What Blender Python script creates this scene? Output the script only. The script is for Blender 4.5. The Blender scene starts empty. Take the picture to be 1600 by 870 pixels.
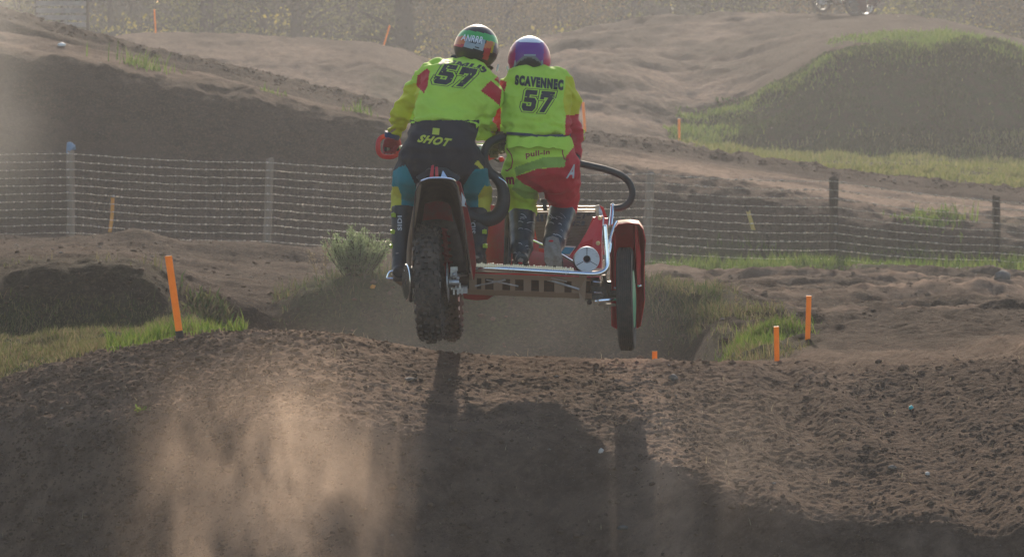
import bpy, bmesh, math, random
import numpy as np
from mathutils import Vector, Matrix
from mathutils.bvhtree import BVHTree
random.seed(7); rng = np.random.default_rng(7)
S = bpy.context.scene
COL = S.collection
R = math.radians

# ---------------------------------------------------------------- camera
FPX = 5640.0                      # focal length in photograph pixels (1600 wide)
CAM_H = 3.8
PITCH = math.atan(435/FPX)
cam_data = bpy.data.cameras.new('camera'); cam = bpy.data.objects.new('camera', cam_data); COL.objects.link(cam)
cam_data.sensor_width = 36; cam_data.lens = 36*FPX/1600
cam_data.clip_start = 0.5; cam_data.clip_end = 6000
cam.location = (0, 0, CAM_H); cam.rotation_euler = (math.pi/2-PITCH, 0, 0)
S.camera = cam
cam_data.dof.use_dof = True; cam_data.dof.focus_distance = 20.6; cam_data.dof.aperture_fstop = 10.0
CP, SP = math.cos(PITCH), math.sin(PITCH)
def ray(py):
    t = (np.asarray(py, float)-435)/FPX
    return CP - t*SP, -SP - t*CP
def zof(py, d):                   # height of a line of sight at distance d
    ry, rz = ray(py); return CAM_H + rz*d/ry
def P(px, py, d):
    ry, rz = ray(py)
    return Vector(((px-800)/FPX*d/float(ry), d, CAM_H+float(rz)*d/float(ry)))
# ---------------------------------------------------------------- light
SUN_EL, SUN_AZ = R(21), R(0.8)     # low sun ahead of the camera
w = bpy.data.worlds.new('World'); S.world = w; w.use_nodes = True
nt = w.node_tree; nt.nodes.clear()
sky = nt.nodes.new('ShaderNodeTexSky'); sky.sky_type = 'NISHITA'; sky.sun_disc = False
sky.sun_elevation = SUN_EL; sky.sun_rotation = SUN_AZ; sky.dust_density = 1.2; sky.air_density = 1.0
bg = nt.nodes.new('ShaderNodeBackground'); bg.inputs['Strength'].default_value = 0.15
wo = nt.nodes.new('ShaderNodeOutputWorld')
nt.links.new(sky.outputs[0], bg.inputs[0]); nt.links.new(bg.outputs[0], wo.inputs[0])
sd = bpy.data.lights.new('sun', 'SUN'); sd.energy = 5.0; sd.angle = R(0.5); sd.color = (1.0, 0.86, 0.70)
sun = bpy.data.objects.new('sun', sd); COL.objects.link(sun)
sun_dir = Vector((math.sin(SUN_AZ)*math.cos(SUN_EL), math.cos(SUN_AZ)*math.cos(SUN_EL), math.sin(SUN_EL)))
sun.rotation_euler = (-sun_dir).to_track_quat('-Z', 'Y').to_euler()
S.view_settings.view_transform = 'Standard'; S.view_settings.look = 'None'
S.view_settings.exposure = 0.36; S.view_settings.gamma = 1.0; S.view_settings.use_curve_mapping = False
S.render.engine = 'CYCLES'
cy = S.cycles
cy.use_denoising = True; cy.max_bounces = 6; cy.diffuse_bounces = 3; cy.glossy_bounces = 3
cy.transmission_bounces = 3; cy.volume_bounces = 1; cy.transparent_max_bounces = 8
cy.volume_step_rate = 1.0; cy.volume_max_steps = 256

# ---------------------------------------------------------------- noise
def _h(ix, iy, iz, s):
    n = (ix*374761393 + iy*668265263 + iz*2147483647 + s*974634777) & 0xffffffff
    n = ((n ^ (n >> 13))*1274126177) & 0xffffffff
    n = ((n ^ (n >> 16))*2246822519) & 0xffffffff
    return ((n ^ (n >> 15)) & 0xffffff)/float(0xffffff)*2-1
def vnoise(x, y, z=None, s=0):
    x = np.asarray(x, float); y = np.asarray(y, float)
    z = np.zeros_like(x) if z is None else np.asarray(z, float)
    xi = np.floor(x).astype(np.int64); yi = np.floor(y).astype(np.int64); zi = np.floor(z).astype(np.int64)
    f = lambda t: t*t*t*(t*(t*6-15)+10)
    u, v, q = f(x-xi), f(y-yi), f(z-zi)
    r = 0
    two = bool(np.any(q))
    for dz in ((0, 1) if two else (0,)):
        a = _h(xi, yi, zi+dz, s)*(1-u)+_h(xi+1, yi, zi+dz, s)*u
        b = _h(xi, yi+1, zi+dz, s)*(1-u)+_h(xi+1, yi+1, zi+dz, s)*u
        c = a*(1-v)+b*v
        r = r + c*((q if dz else 1-q) if two else 1)
    return r
def fbm(x, y, z=None, o=4, s=0, g=.5):
    a, t, n = 1., 0., 0.
    for k in range(o):
        t = t + a*vnoise(np.asarray(x)*2**k+k*17.3, np.asarray(y)*2**k-k*9.1, None if z is None else np.asarray(z)*2**k, s+k)
        n += a; a *= g
    return t/n

# ---------------------------------------------------------------- object helpers
def tag(o, label=None, cat=None, group=None, kind=None):
    if label: o['label'] = label
    if cat: o['category'] = cat
    if group: o['group'] = group
    if kind: o['kind'] = kind
    return o
def empty(name, loc):
    o = bpy.data.objects.new(name, None); COL.objects.link(o); o.location = loc; o.empty_display_size = .1
    return o
def mesh_np(name, verts, faces, nper=None, smooth=False):
    """faces: (N,k) int array (or list of such arrays)"""
    me = bpy.data.meshes.new(name)
    fl = faces if isinstance(faces, list) else [faces]
    me.vertices.add(len(verts)); me.vertices.foreach_set('co', np.asarray(verts, np.float32).ravel())
    tot = sum(f.size for f in fl); me.loops.add(tot)
    me.loops.foreach_set('vertex_index', np.concatenate([f.ravel() for f in fl]).astype(np.int32))
    n = sum(len(f) for f in fl); me.polygons.add(n)
    cnt = np.concatenate([np.full(len(f), f.shape[1]) for f in fl])
    st = np.concatenate([[0], np.cumsum(cnt)[:-1]])
    me.polygons.foreach_set('loop_start', st.astype(np.int32))
    me.update(calc_edges=True)
    if smooth: me.polygons.foreach_set('use_smooth', np.ones(n, bool))
    me.update()
    return me
def world_loc(o):
    l = Vector((0, 0, 0))
    while o is not None: l = l + o.location; o = o.parent
    return l
def link_mesh(name, me, mats, parent=None, loc=None):
    """mesh data is given in world coordinates; store it relative to parent / loc"""
    if not isinstance(mats, (list, tuple)): mats = [mats]
    if len(me.materials) == 0:
        for m in mats: me.materials.append(m)
    o = bpy.data.objects.new(name, me); COL.objects.link(o)
    off = world_loc(parent) if parent else Vector((0, 0, 0))
    l = Vector(loc) if loc is not None else off
    me.transform(Matrix.Translation(-l))
    o.parent = parent; o.location = l-off
    return o
class MB:
    def __init__(s): s.v = []; s.f = []; s.m = []; s.mi = 0
    def add(s, vs, fs):
        b = len(s.v); s.v += [Vector(v) for v in vs]; s.f += [tuple(b+i for i in f) for f in fs]; s.m += [s.mi]*len(fs)
        return s
    def box(s, c, size, X=(1, 0, 0), Y=(0, 1, 0), Z=None, taper=1.0):
        X = Vector(X).normalized(); Y = Vector(Y).normalized(); Zv = Vector(Z).normalized() if Z else X.cross(Y).normalized()
        c = Vector(c); a, b, d = size[0]/2, size[1]/2, size[2]/2
        vs = [c+X*(sx*a*(taper if sz > 0 else 1))+Y*(sy*b*(taper if sz > 0 else 1))+Zv*(sz*d) for sz in (-1, 1) for sy in (-1, 1) for sx in (-1, 1)]
        return s.add(vs, [(0, 2, 3, 1), (4, 5, 7, 6), (0, 1, 5, 4), (2, 6, 7, 3), (0, 4, 6, 2), (1, 3, 7, 5)])
    def tube(s, pts, r, n=10, cap=True, ry=None, lat=None, closed=False):
        pts = [Vector(p) for p in pts]; k = len(pts)
        rx = r if isinstance(r, (list, tuple)) else [r]*k
        ry = rx if ry is None else (ry if isinstance(ry, (list, tuple)) else [ry]*k)
        rings = []; prev = None
        for i, p in enumerate(pts):
            if closed: t = pts[(i+1) % k]-pts[i-1]
            else: t = pts[min(i+1, k-1)]-pts[max(i-1, 0)]
            t.normalize()
            if lat is not None:
                a = Vector(lat[i] if isinstance(lat, list) else lat); a = (a-t*a.dot(t)).normalized()
            elif prev is None:
                a = t.orthogonal().normalized()
            else:
                a = (prev-t*prev.dot(t)).normalized()
            prev = a; b = t.cross(a)
            rings.append([p+a*(math.cos(2*math.pi*j/n)*rx[i])+b*(math.sin(2*math.pi*j/n)*ry[i]) for j in range(n)])
        vs = [v for q in rings for v in q]; fs = []
        for i in range(k if closed else k-1):
            i2 = (i+1) % k
            for j in range(n):
                fs.append((i*n+j, i*n+(j+1) % n, i2*n+(j+1) % n, i2*n+j))
        if cap and not closed:
            fs.append(tuple(range(n-1, -1, -1))); fs.append(tuple((k-1)*n+j for j in range(n)))
        return s.add(vs, fs)
    def ball(s, c, r, n=12, m=8, M=None):
        c = Vector(c); r = r if isinstance(r, (list, tuple)) else (r, r, r)
        vs = []; fs = []
        for i in range(m+1):
            th = math.pi*i/m
            for j in range(n):
                a = 2*math.pi*j/n
                v = Vector((math.sin(th)*math.cos(a)*r[0], math.sin(th)*math.sin(a)*r[1], math.cos(th)*r[2]))
                vs.append(c+(M @ v if M else v))
        for i in range(m):
            for j in range(n):
                q = (i*n+j, (i+1)*n+j, (i+1)*n+(j+1) % n, i*n+(j+1) % n)
                fs.append(q)
        return s.add(vs, fs)
    def prism(s, poly, t):
        """polygon of world points extruded by vector t"""
        poly = [Vector(p) for p in poly]; t = Vector(t); n = len(poly)
        vs = poly+[p+t for p in poly]
        fs = [tuple(range(n)), tuple(range(2*n-1, n-1, -1))]+[(i, n+i, n+(i+1) % n, (i+1) % n) for i in range(n)]
        return s.add(vs, fs)
    def lathe(s, c, axis, prof, n=32, caps=False):
        """profile [(radius, offset along axis)], revolved round axis through c"""
        c = Vector(c); A = Vector(axis).normalized(); X = A.orthogonal().normalized(); Y = A.cross(X)
        vs = []; fs = []; k = len(prof)
        for (r, h) in prof:
            for j in range(n):
                a = 2*math.pi*j/n
                vs.append(c+A*h+X*(math.cos(a)*r)+Y*(math.sin(a)*r))
        for i in range(k-1):
            for j in range(n): fs.append((i*n+j, i*n+(j+1) % n, (i+1)*n+(j+1) % n, (i+1)*n+j))
        if caps: fs += [tuple(range(n-1, -1, -1)), tuple((k-1)*n+j for j in range(n))]
        return s.add(vs, fs)
    def sheet(s, grid, thick=0.0):
        """grid of points [row][col]; optional thickness along local normals"""
        nr, nc = len(grid), len(grid[0]); g = [[Vector(p) for p in r] for r in grid]
        vs = [p for r in g for p in r]
        fs = [(i*nc+j, i*nc+j+1, (i+1)*nc+j+1, (i+1)*nc+j) for i in range(nr-1) for j in range(nc-1)]
        if thick:
            off = []
            for i in range(nr):
                for j in range(nc):
                    a = g[min(i+1, nr-1)][j]-g[max(i-1, 0)][j]; b = g[i][min(j+1, nc-1)]-g[i][max(j-1, 0)]
                    nn = b.cross(a); nn = nn.normalized() if nn.length > 1e-9 else Vector((0, 0, 1)); off.append(g[i][j]+nn*thick)
            N = nr*nc; vs += off
            fs += [tuple(N+q for q in reversed(f)) for f in fs]
            bd = [(0, j) for j in range(nc)]+[(i, nc-1) for i in range(1, nr)]+[(nr-1, j) for j in range(nc-2, -1, -1)]+[(i, 0) for i in range(nr-2, 0, -1)]
            ids = [i*nc+j for i, j in bd]
            for a, b in zip(ids, ids[1:]+ids[:1]): fs.append((a, N+a, N+b, b))
        return s.add(vs, fs)
    def mesh(s, name='m', smooth=None):
        me = bpy.data.meshes.new(name); me.from_pydata(s.v, [], s.f)
        me.polygons.foreach_set('material_index', np.array(s.m, np.int32))
        bm = bmesh.new(); bm.from_mesh(me); bmesh.ops.recalc_face_normals(bm, faces=bm.faces); bm.to_mesh(me); bm.free()
        if smooth is not None:
            me.polygons.foreach_set('use_smooth', np.ones(len(me.polygons), bool)); me.set_sharp_from_angle(angle=R(smooth))
        me.update(); return me
    def build(s, name, mats, parent=None, loc=None, smooth=35):
        return link_mesh(name, s.mesh(name, smooth), mats, parent, loc)
def arc_smooth(pts, n=6):
    """Catmull-Rom through the points"""
    pts = [Vector(p) for p in pts]; q = [2*pts[0]-pts[1]]+pts+[2*pts[-1]-pts[-2]]; out = []
    for i in range(1, len(q)-2):
        for k in range(n):
            t = k/n; a, b, c, d = q[i-1], q[i], q[i+1], q[i+2]
            out.append(.5*((2*b)+(c-a)*t+(2*a-5*b+4*c-d)*t*t+(3*b-a-3*c+d)*t**3))
    out.append(pts[-1]); return out

# ---------------------------------------------------------------- materials
def mat(name, col, rough=.6, metal=0., spec=.5, bump=0., bscale=60, var=0., dirt=0., dirtcol=(.16, .115, .09), trans=0., vscale=14, coat=0., stretch=(1, 1, 1), sheen=0., dscale=9, weave=0.):
    m = bpy.data.materials.new(name); m.use_nodes = True; t = m.node_tree; N = t.nodes; L = t.links
    b = N['Principled BSDF']; b.inputs['Roughness'].default_value = rough; b.inputs['Metallic'].default_value = metal
    b.inputs['Specular IOR Level'].default_value = spec; b.inputs['Coat Weight'].default_value = coat
    b.inputs['Sheen Weight'].default_value = sheen
    tc = N.new('ShaderNodeTexCoord'); mp = N.new('ShaderNodeMapping'); mp.inputs['Scale'].default_value = stretch
    L.new(tc.outputs['Object'], mp.inputs[0])
    rgb = N.new('ShaderNodeRGB'); rgb.outputs[0].default_value = (*col, 1); out = rgb.outputs[0]
    def noise(sc, det=4, r=.6):
        n = N.new('ShaderNodeTexNoise'); n.inputs['Scale'].default_value = sc; n.inputs['Detail'].default_value = det
        n.inputs['Roughness'].default_value = r; L.new(mp.outputs[0], n.inputs['Vector']); return n
    if var:
        n = noise(vscale); mr = N.new('ShaderNodeMapRange'); mr.inputs['To Min'].default_value = 1-var; mr.inputs['To Max'].default_value = 1+var
        mr.inputs['From Min'].default_value = .25; mr.inputs['From Max'].default_value = .75
        L.new(n.outputs[0], mr.inputs[0]); vm = N.new('ShaderNodeVectorMath'); vm.operation = 'SCALE'
        L.new(out, vm.inputs[0]); L.new(mr.outputs[0], vm.inputs['Scale']); out = vm.outputs[0]
    if dirt:
        n = noise(dscale, 6, .7); mr = N.new('ShaderNodeMapRange'); mr.inputs['From Min'].default_value = .62-dirt*.45; mr.inputs['From Max'].default_value = .8-dirt*.35
        mr.inputs['To Max'].default_value = min(1, dirt+.3)
        L.new(n.outputs[0], mr.inputs[0]); mx = N.new('ShaderNodeMix'); mx.data_type = 'RGBA'
        L.new(mr.outputs[0], mx.inputs[0]); L.new(out, mx.inputs[6]); mx.inputs[7].default_value = (*dirtcol, 1); out = mx.outputs[2]
        r2 = N.new('ShaderNodeMapRange'); r2.inputs['To Min'].default_value = rough; r2.inputs['To Max'].default_value = .9
        L.new(mr.outputs[0], r2.inputs[0]); L.new(r2.outputs[0], b.inputs['Roughness'])
        if metal:
            r3 = N.new('ShaderNodeMapRange'); r3.inputs['To Min'].default_value = metal; r3.inputs['To Max'].default_value = 0
            L.new(mr.outputs[0], r3.inputs[0]); L.new(r3.outputs[0], b.inputs['Metallic'])
    L.new(out, b.inputs['Base Color'])
    if bump:
        n = noise(bscale, 5); bp = N.new('ShaderNodeBump'); bp.inputs['Strength'].default_value = bump; bp.inputs['Distance'].default_value = .01
        L.new(n.outputs[0], bp.inputs['Height']); L.new(bp.outputs[0], b.inputs['Normal'])
    if trans:
        tr = N.new('ShaderNodeBsdfTranslucent'); ms = N.new('ShaderNodeMixShader'); ms.inputs[0].default_value = trans
        L.new(out, tr.inputs[0]); L.new(b.outputs[0], ms.inputs[1]); L.new(tr.outputs[0], ms.inputs[2])
        L.new(ms.outputs[0], N['Material Output'].inputs[0])
    return m
def leaf_mat(name, cols, trans=.45, rough=.6):
    """colour differs from leaf to leaf"""
    m = bpy.data.materials.new(name); m.use_nodes = True; t = m.node_tree; N = t.nodes; L = t.links
    b = N['Principled BSDF']; b.inputs['Roughness'].default_value = .9; b.inputs['Specular IOR Level'].default_value = .06
    g = N.new('ShaderNodeNewGeometry'); cr = N.new('ShaderNodeValToRGB')
    cr.color_ramp.interpolation = 'LINEAR'
    while len(cr.color_ramp.elements) < len(cols): cr.color_ramp.elements.new(.5)
    for i, c in enumerate(cols):
        e = cr.color_ramp.elements[i]; e.position = i/(len(cols)-1); e.color = (*c, 1)
    L.new(g.outputs['Random Per Island'], cr.inputs[0]); L.new(cr.outputs[0], b.inputs['Base Color'])
    tr = N.new('ShaderNodeBsdfTranslucent'); ms = N.new('ShaderNodeMixShader'); ms.inputs[0].default_value = trans
    L.new(cr.outputs[0], tr.inputs[0]); L.new(b.outputs[0], ms.inputs[1]); L.new(tr.outputs[0], ms.inputs[2])
    L.new(ms.outputs[0], N['Material Output'].inputs[0])
    return m
def dirt_material():
    m = bpy.data.materials.new('dirt'); m.use_nodes = True; t = m.node_tree; N = t.nodes; L = t.links
    b = N['Principled BSDF']; b.inputs['Roughness'].default_value = 1.; b.inputs['Specular IOR Level'].default_value = .03
    tc = N.new('ShaderNodeTexCoord')
    def noise(sc, det=5, r=.6, st=(1, 1, 1)):
        mp = N.new('ShaderNodeMapping'); mp.inputs['Scale'].default_value = st; L.new(tc.outputs['Object'], mp.inputs[0])
        n = N.new('ShaderNodeTexNoise'); n.inputs['Scale'].default_value = sc; n.inputs['Detail'].default_value = det; n.inputs['Roughness'].default_value = r
        L.new(mp.outputs[0], n.inputs['Vector']); return n.outputs[0]
    def rngmap(v, a, c, d=0., e=1.):
        r = N.new('ShaderNodeMapRange'); r.inputs['From Min'].default_value = a; r.inputs['From Max'].default_value = c
        r.inputs['To Min'].default_value = d; r.inputs['To Max'].default_value = e
        L.new(v, r.inputs[0]); return r.outputs[0]
    def mix(f, A, B):
        x = N.new('ShaderNodeMix'); x.data_type = 'RGBA'
        for k, s in ((0, f), (6, A), (7, B)):
            if isinstance(s, tuple): x.inputs[k].default_value = (*s, 1)
            elif isinstance(s, float): x.inputs[k].default_value = s
            else: L.new(s, x.inputs[k])
        return x.outputs[2]
    def math_(op, a, c):
        x = N.new('ShaderNodeMath'); x.operation = op
        for k, s in ((0, a), (1, c)):
            if isinstance(s, float): x.inputs[k].default_value = s
            else: L.new(s, x.inputs[k])
        return x.outputs[0]
    at = N.new('ShaderNodeAttribute'); at.attribute_name = 'pale'
    ag = N.new('ShaderNodeAttribute'); ag.attribute_name = 'green'
    base = mix(rngmap(noise(7, 8, .7), .35, .65), (.026, .016, .011), (.084, .051, .033))
    base = mix(rngmap(noise(90, 4, .7), .42, .62, 0., .75), base, (.028, .019, .015))
    base = mix(rngmap(noise(1.1, 4, .6), .4, .65, 0., .4), base, (.09, .058, .041))
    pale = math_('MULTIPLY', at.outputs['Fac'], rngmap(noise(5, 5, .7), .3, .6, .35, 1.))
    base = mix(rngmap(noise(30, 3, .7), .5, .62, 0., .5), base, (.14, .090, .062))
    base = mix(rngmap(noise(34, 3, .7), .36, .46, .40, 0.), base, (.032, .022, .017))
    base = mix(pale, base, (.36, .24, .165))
    # pale grit and straw bits
    base = mix(rngmap(noise(140, 2, .5), .69, .73, 0., .75), base, (.34, .29, .25))
    gn = math_('MULTIPLY', ag.outputs['Fac'], rngmap(noise(3.5, 6, .7), .32, .6, .25, 1.))
    gcol = mix(rngmap(noise(40, 4, .7), .4, .6), (.022, .034, .012), (.055, .072, .024))
    base = mix(gn, base, gcol)
    L.new(base, b.inputs['Base Color'])
    h = math_('ADD', math_('MULTIPLY', noise(22, 6, .75), 1.0), math_('ADD', math_('ADD', math_('MULTIPLY', noise(120, 5, .7), .35), math_('MULTIPLY', noise(50, 5, .7), .8)), math_('MULTIPLY', noise(4.5, 6, .72), 2.2)))
    bp = N.new('ShaderNodeBump'); bp.inputs['Strength'].default_value = 1.0; bp.inputs['Distance'].default_value = .035
    L.new(h, bp.inputs['Height']); L.new(bp.outputs[0], b.inputs['Normal'])
    return m
M = {}
M['dirt'] = dirt_material()
M['clod'] = mat('clod', (.125, .082, .056), 1., spec=.03, var=.35, vscale=20)
M['stone'] = mat('stone', (.24, .20, .165), 1., spec=.05, var=.3, vscale=30)
M['straw'] = leaf_mat('straw', [(.30, .22, .13), (.42, .34, .22), (.22, .17, .11)], .3)
M['grass'] = leaf_mat('grass', [(.055, .10, .016), (.10, .17, .025), (.17, .20, .05), (.08, .14, .018)], .5)
M['grass_dry'] = leaf_mat('grass_dry', [(.17, .145, .07), (.10, .12, .035), (.24, .19, .11), (.075, .105, .025), (.17, .105, .07)], .4)
M['weed'] = leaf_mat('weed', [(.035, .06, .02), (.06, .09, .03), (.12, .11, .05), (.10,.085,.06)], .45)
M['sage'] = leaf_mat('sage', [(.15, .20, .09), (.24, .29, .15), (.11, .15, .07), (.30, .34, .20)], .5)
M['leaf_green'] = leaf_mat('leaf_green', [(.03, .042, .015), (.06, .075, .02), (.20, .19, .04), (.04, .05, .018)], .4)
M['leaf_dark'] = leaf_mat('leaf_dark', [(.016, .022, .012), (.03, .038, .016), (.026, .026, .014), (.07, .07, .02)], .3)
M['leaf_ochre'] = leaf_mat('leaf_ochre', [(.09, .06, .022), (.18, .12, .035), (.05, .042, .016), (.24, .16, .05)], .35)
M['bark'] = mat('bark', (.035, .030, .026), 1., spec=.03, bump=.6, bscale=20, var=.3, stretch=(1, 1, .3))
M['wood_post'] = mat('wood_post', (.06, .045, .034), 1., spec=.03, bump=.5, bscale=40, var=.25, stretch=(1, 1, .15))
M['wire'] = mat('wire', (.85, .74, .62), .38, metal=1.)
M['orange'] = mat('orange', (.88, .36, .03), .5, var=.08, dirt=.08, bump=.15, trans=.3)
M['stake_foot'] = mat('stake_foot', (.02, .02, .022), .7, dirt=.15)
M['yellow_stake'] = mat('yellow_stake', (.62, .43, .10), .7, dirt=.2)
M['wood_old'] = mat('wood_old', (.26, .20, .15), 1., spec=.03, bump=.5, bscale=40, var=.25, stretch=(1, 1, .15))
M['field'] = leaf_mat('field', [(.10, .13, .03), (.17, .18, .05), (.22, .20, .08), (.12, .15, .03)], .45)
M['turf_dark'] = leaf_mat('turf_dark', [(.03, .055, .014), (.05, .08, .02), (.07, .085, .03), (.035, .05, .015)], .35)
M['old_board'] = mat('old_board', (.26, .24, .22), 1., spec=.03, var=.3, vscale=5)
M['leaf_yellow'] = leaf_mat('leaf_yellow', [(.14, .13, .02), (.42, .33, .04), (.24, .21, .03), (.07, .08, .02)], .45)
M['blue_rag'] = mat('blue_rag', (.12, .24, .38), .9, var=.2)
# ================================================================ TERRAIN
# each line is a ridge, foot or shelf of the ground: height z over distance d, as functions of the bearing
def L_(dk, yk, z=None):
    return dict(d=dk, y=yk, z=z)
def ip(knots, px):
    k = sorted(knots.items()); return np.interp(px, [a for a, _ in k], [b for _, b in k])
yE = {-700: 650, -200: 622, 0: 600, 50: 578, 150: 552, 280: 527, 400: 507, 460: 505, 520: 510, 600: 524, 700: 541, 800: 547, 900: 550, 1000: 553, 1100: 557, 1200: 560, 1300: 562, 1400: 558, 1600: 548, 2400: 530}
dE = {-700: 21.2, 2400: 21.2}
LINES = []
def base_lines(px):
    """returns arrays D[k], Z[k] for the bearings px"""
    D = []; Z = []
    ye = ip(yE, px); de = ip(dE, px); ze = zof(ye, de)
    s1 = ip({-700: .21, 0: .21, 500: .185, 900: .175, 1150: .165, 1600: .155}, px)
    yd = ip({-700: 690, 0: 668, 270: 655, 500: 668, 800: 690, 1000: 720, 1200: 790, 1400: 800, 1600: 815, 2400: 830}, px)
    ry, rz = ray(yd)
    # ze - s1*(de-d) = H + rz/ry d
    k = rz/ry; dd = (ze-s1*de-CAM_H)/(k-s1); zd = ze-s1*(de-dd)
    s2 = ip({-700: .86, 1000: .86, 1200: .74, 1600: .70}, px)
    df = dd-(zd-.05)/s2
    D += [np.full_like(px, 3.), np.full_like(px, 9.), df-.5, df, dd, de]
    Z += [np.full_like(px, -.25), np.full_like(px, -.1), np.full_like(px, -.02), np.full_like(px, .05), zd, ze]
    def ln(dk, yk=None, zk=None):
        d = ip(dk, px) if isinstance(dk, dict) else np.full_like(px, float(dk))
        D.append(d)
        if zk is not None: Z.append(ip(zk, px))
        else: Z.append(zof(ip(yk, px), d))
    hid = zof(660, 24.5)
    zF = {-700: float(zof(556, 24.5)), 0: float(zof(545, 24.5)), 200: float(zof(535, 24.5)), 330: float(zof(512, 24.5)), 430: .25, 520: .2, 1080: .2, 1150: float(zof(575, 24.5)), 1270: float(zof(536, 24.5)), 1600: float(zof(522, 24.5)), 2400: float(zof(515, 24.5))}
    ln(24.5, None, zF)
    zG = {-700: float(zof(534, 27)), 0: float(zof(530, 27)), 200: float(zof(524, 27)), 300: float(zof(500, 27)), 430: .25, 1040: .25, 1110: float(zof(535, 27)), 1200: float(zof(515, 27)), 1270: float(zof(510, 27)), 1600: float(zof(500, 27)), 2400: float(zof(490, 27))}
    ln(27, None, zG)
    ln({-700: 27.75, 250: 27.75, 420: 28.4, 1060: 28.7, 1270: 29, 2400: 29},
       {-700: 405, 0: 417, 100: 409, 200: 413, 260: 436, 310: 466, 360: 474, 420: 476, 450: 464, 480: 450, 520: 436, 560: 428, 640: 426, 760: 432, 1000: 442, 1060: 448, 1110: 456, 1170: 466, 1220: 476, 1270: 494, 1600: 488, 2400: 478})
    ln(33, {-700: 396, 0: 402, 200: 405, 300: 426, 430: 436, 600: 440, 1000: 450, 1200: 464, 1400: 474, 1600: 474, 2400: 470})
    ln(42, {-700: 380, 0: 384, 420: 404, 800: 418, 1000: 433, 1200: 440, 1600: 452, 2400: 456})
    ln(50, {-700: 366, 0: 370, 110: 372, 420: 386, 800: 406, 1010: 425, 1302: 428, 1557: 437, 2400: 446})
    ln(52.6, {-700: 358, 0: 362, 420: 377, 1010: 413, 1600: 425, 2400: 434})
    ln({-700: 56.2, 0: 56.0, 400: 55.4, 600: 55.0, 800: 54.6, 1000: 54.3, 1200: 54.2, 1600: 53.6, 2400: 53.5},
       {-700: -70, 0: 84, 200: 108, 400: 150, 600: 200, 800: 250, 900: 268, 1000: 282, 1200: 308, 1400: 338, 1600: 362, 2400: 410})
    ln(64, {-700: -110, 0: 20, 100: 46, 200: 75, 300: 98, 400: 120, 500: 143, 600: 165, 700: 190, 900: 212, 1000: 225, 1100: 240, 1200: 256, 1300: 270, 1400: 282, 1600: 304, 2400: 360})
    zO = {-700: .3, 600: .5, 850: float(zof(230, 70)), 1000: float(zof(224, 70)), 1200: float(zof(258, 70)), 1600: float(zof(284, 70)), 2400: float(zof(300, 70))}
    ln(70, None, zO)
    ln({-700: 80, 700: 80, 850: 82, 1000: 84, 1100: 86, 2400: 86},
       {-700: 190, 215: 190, 700: 205, 850: 212, 900: 202, 1000: 215, 1100: 241, 1200: 250, 1600: 247, 2400: 246})
    ln({-700: 90, 850: 92, 1050: 92, 1150: 89.8, 2400: 89.5},
       {-700: 120, 215: 96, 600: 100, 680: 135, 760: 150, 850: 128, 900: 118, 1000: 130, 1080: 165, 1150: 172, 1200: 146, 1250: 113, 1300: 84, 1400: 72, 1500: 74, 1550: 80, 1600: 98, 1700: 130, 2400: 200})
    ln({-700: 98, 600: 98, 900: 112, 2400: 112},
       {-700: 120, 150: 60, 200: 50, 300: 49, 400: 52, 500: 57, 600: 66, 650: 80, 690: 98, 740: 92, 800: 72, 850: 56, 900: 44, 1000: 28, 1050: 23, 1200: 21, 1400: 21, 1450: 26, 1500: 34, 1550: 46, 1600: 60, 1700: 82, 2400: 140})
    ln(124, None, {-700: .1, 2400: .1})
    ln(260, None, {-700: 0, 2400: 0})
    ln(900, None, {-700: 0, 2400: 0})
    ln(4500, None, {-700: 0, 2400: 0})
    return np.array(D), np.array(Z)
def step_rows(segs):
    r = []
    for a, b, s in segs: r += list(np.arange(a, b-1e-6, s))
    return r
drows = np.array(step_rows([(3, 16, .5), (16, 17.6, .08), (17.6, 21.8, .0135), (21.8, 24.5, .05), (24.5, 30, .04), (30, 50, .085), (50, 57, .06), (57, 66, .12), (66, 86, .3), (86, 92, .12), (92, 114, .25), (114, 130, 1), (130, 260, 10), (260, 900, 80)])+[900, 1500, 4500])
inner = np.arange(-30, 1631, 2.6)
pxc = np.concatenate([np.linspace(-5200, -800, 23)[:-1], np.linspace(-800, -30, 60)[:-1], inner, np.linspace(1632, 2400, 60)[1:], np.linspace(2400, 6800, 24)[1:]])
U = (pxc-800)/FPX
def height_lines(px):
    acc = None
    for o in (-16, -8, 0, 8, 16):
        D, Z = base_lines(np.clip(px+o, -700, 2400)); acc = (D, Z) if acc is None else (acc[0]+D, acc[1]+Z)
    return acc[0]/5, acc[1]/5
LD, LZ = height_lines(pxc)
nr, nc = len(drows), len(pxc)
H = np.zeros((nr, nc))
for j in range(nc):
    acc = 0
    for o, wt in ((-1, .15), (-.5, .22), (0, .26), (.5, .22), (1, .15)):
        acc = acc+wt*np.interp(drows+o*np.clip(drows*.009, .12, 1.2), LD[:, j], LZ[:, j])
    H[:, j] = acc
DD, UU = np.meshgrid(drows, U, indexing='ij'); XX = DD*UU; PX = 800+UU*FPX
def band(v, a, b, w):           # soft window
    return np.clip((v-a)/w+.5, 0, 1)*np.clip((b-v)/w+.5, 0, 1)
def lineD(k):                   # distance of line k for every column
    return LD[k][None, :]+0*DD
H0 = H.copy()
near = band(DD, 10, 23.5, .6)
# loose clods, strongest on the left shoulder of the jump, weaker where wheels run
loose = np.clip(.30+.65*np.clip((620-PX)/300, 0, 1)+.3*fbm(XX*.9, DD*.9, s=3)*1.6, .12, 1)
c1 = np.abs(fbm(XX*11, DD*11, o=4, s=11, g=.6)); c2 = fbm(XX*27, DD*27, o=2, s=21)
H += near*(loose*(.034*(c1-.2)+.014*c2)+.02*fbm(XX*1.7, DD*1.7, s=31)+.007*fbm(XX*45, DD*45, o=2, s=33))
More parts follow.
